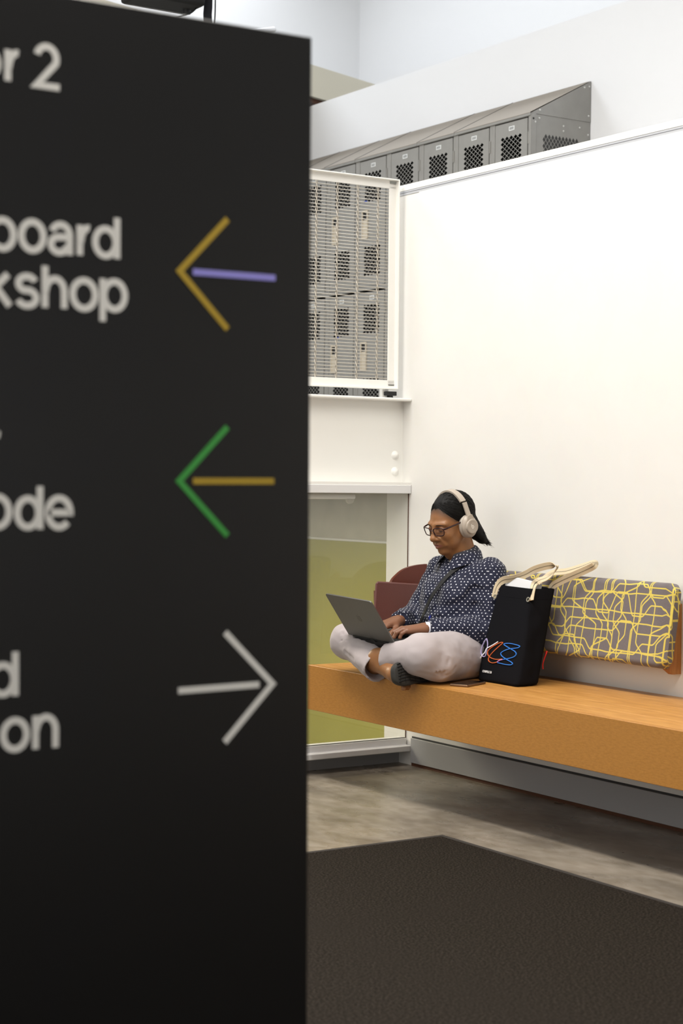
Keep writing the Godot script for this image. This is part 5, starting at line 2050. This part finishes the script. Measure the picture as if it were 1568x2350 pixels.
func headphones(hx: Transform3D, base: Vector3) -> void:
	var h := thing("headphones", "sand coloured over-ear headphones worn over the woman's black hair", "headphones", base + hx.origin)
	var X := Transform3D(hx.basis * Basis(Vector3.RIGHT, -0.10), Vector3.ZERO)
	var sand := mat(Color(0.675, 0.63, 0.58), 0.42)
	var pale := mat(Color(0.72, 0.685, 0.64), 0.5)
	# band: from cup to cup over the crown
	var zc := -0.022
	var pts := []
	var wid := []
	for i in 33:
		var a := lerpf(deg_to_rad(14), deg_to_rad(166), i / 32.0)
		pts.append(Vector3(cos(a) * 0.0915, 0.018 + sin(a) * 0.1110, zc))
		wid.append(Vector3.BACK)
	var b := MB.new()
	b.strap(pts.slice(5, 28), wid.slice(5, 28), 0.028, 0.008)
	put("headband", b.build(), sand, h, X)
	var pad := []
	for i in range(7, 26):
		pad.append(pts[i] * Vector3(0.94, 1, 1) - Vector3(0, 0.007, 0))
	var pb := MB.new()
	pb.strap(pad, wid.slice(0, pad.size()), 0.024, 0.008)
	put("headband_pad", pb.build(), pale, h, X)
	for s in [-1.0, 1.0]:
		var yk := MB.new()
		var yp := []
		var yw := []
		for p in spline([Vector3(0.080 * s, 0.083, zc), Vector3(0.0885 * s, 0.055, zc), Vector3(0.0975 * s, 0.025, zc), Vector3(0.105 * s, -0.005, zc)], 5):
			yp.append(p)
			yw.append(Vector3.BACK)
		yk.strap(yp, yw, 0.021, 0.006)
		put("slider", yk.build(), sand, h, X)
		var fl := MB.new()
		fl.prism(PackedVector2Array([Vector2(-0.0105, 0.036), Vector2(-0.024, 0.006), Vector2(-0.026, -0.012), Vector2(0.026, -0.012), Vector2(0.024, 0.006), Vector2(0.0105, 0.036)]), -0.003, 0.003, Transform3D(Basis(Vector3(0, 0, -s), Vector3.UP, Vector3(s, 0, 0)), Vector3(0.1035 * s, -0.004, zc)))
		var cb := Basis(Vector3(0, 0, -1), Vector3(s, 0, 0), Vector3(0, -s, 0).rotated(Vector3.RIGHT, 0.0))
		cb = Basis(Vector3.BACK, Vector3(s, 0, 0), Vector3.BACK.cross(Vector3(s, 0, 0)))
		var c := Vector3(0.0, -0.016, zc)
		var cushion := MB.new()
		cushion.lathe(c, [Vector2(0.030, 0.066), Vector2(0.0375, 0.067), Vector2(0.0415, 0.072), Vector2(0.0415, 0.080), Vector2(0.038, 0.085)], 28, cb, 0.93, 1.16)
		put("ear_cushion", cushion.build(), pale, h, X)
		var cup := MB.new()
		cup.lathe(c, [Vector2(0.038, 0.083), Vector2(0.0405, 0.086), Vector2(0.041, 0.092), Vector2(0.037, 0.101), Vector2(0.030, 0.106), Vector2(0.0, 0.107)], 28, cb, 0.93, 1.16)
		put("ear_cup", cup.build(), sand, h, X)
		var cap := MB.new()
		cap.lathe(c + Vector3(0, 0, 0), [Vector2(0.031, 0.101), Vector2(0.031, 0.111), Vector2(0.029, 0.1135), Vector2(0.0225, 0.1135), Vector2(0.0215, 0.1122), Vector2(0.0, 0.1122)], 28, cb)
		var co := put("cap", cap.build(), sand, h, X)
		put("yoke", fl.build(), sand, h, X)
		var em := MB.new()
		var ring := []
		for i in 18:
			ring.append(Vector2(cos(TAU * i / 18) * 0.0052, sin(TAU * i / 18) * 0.0052 - 0.002))
		var ex := Transform3D(Basis(Vector3(0, 0, -s), Vector3.UP, Vector3(s, 0, 0)), Vector3(0.1125 * s, -0.016, zc))
		em.stroke(ring, 0.0032, 0.0, 0.0006, ex, true)
		em.stroke([Vector2(-0.0055, -0.001), Vector2(-0.0055, 0.0105)], 0.0032, 0.0, 0.0007, ex)
		put("emblem", em.build(), mat(Color(0.90, 0.88, 0.85), 0.4), co)
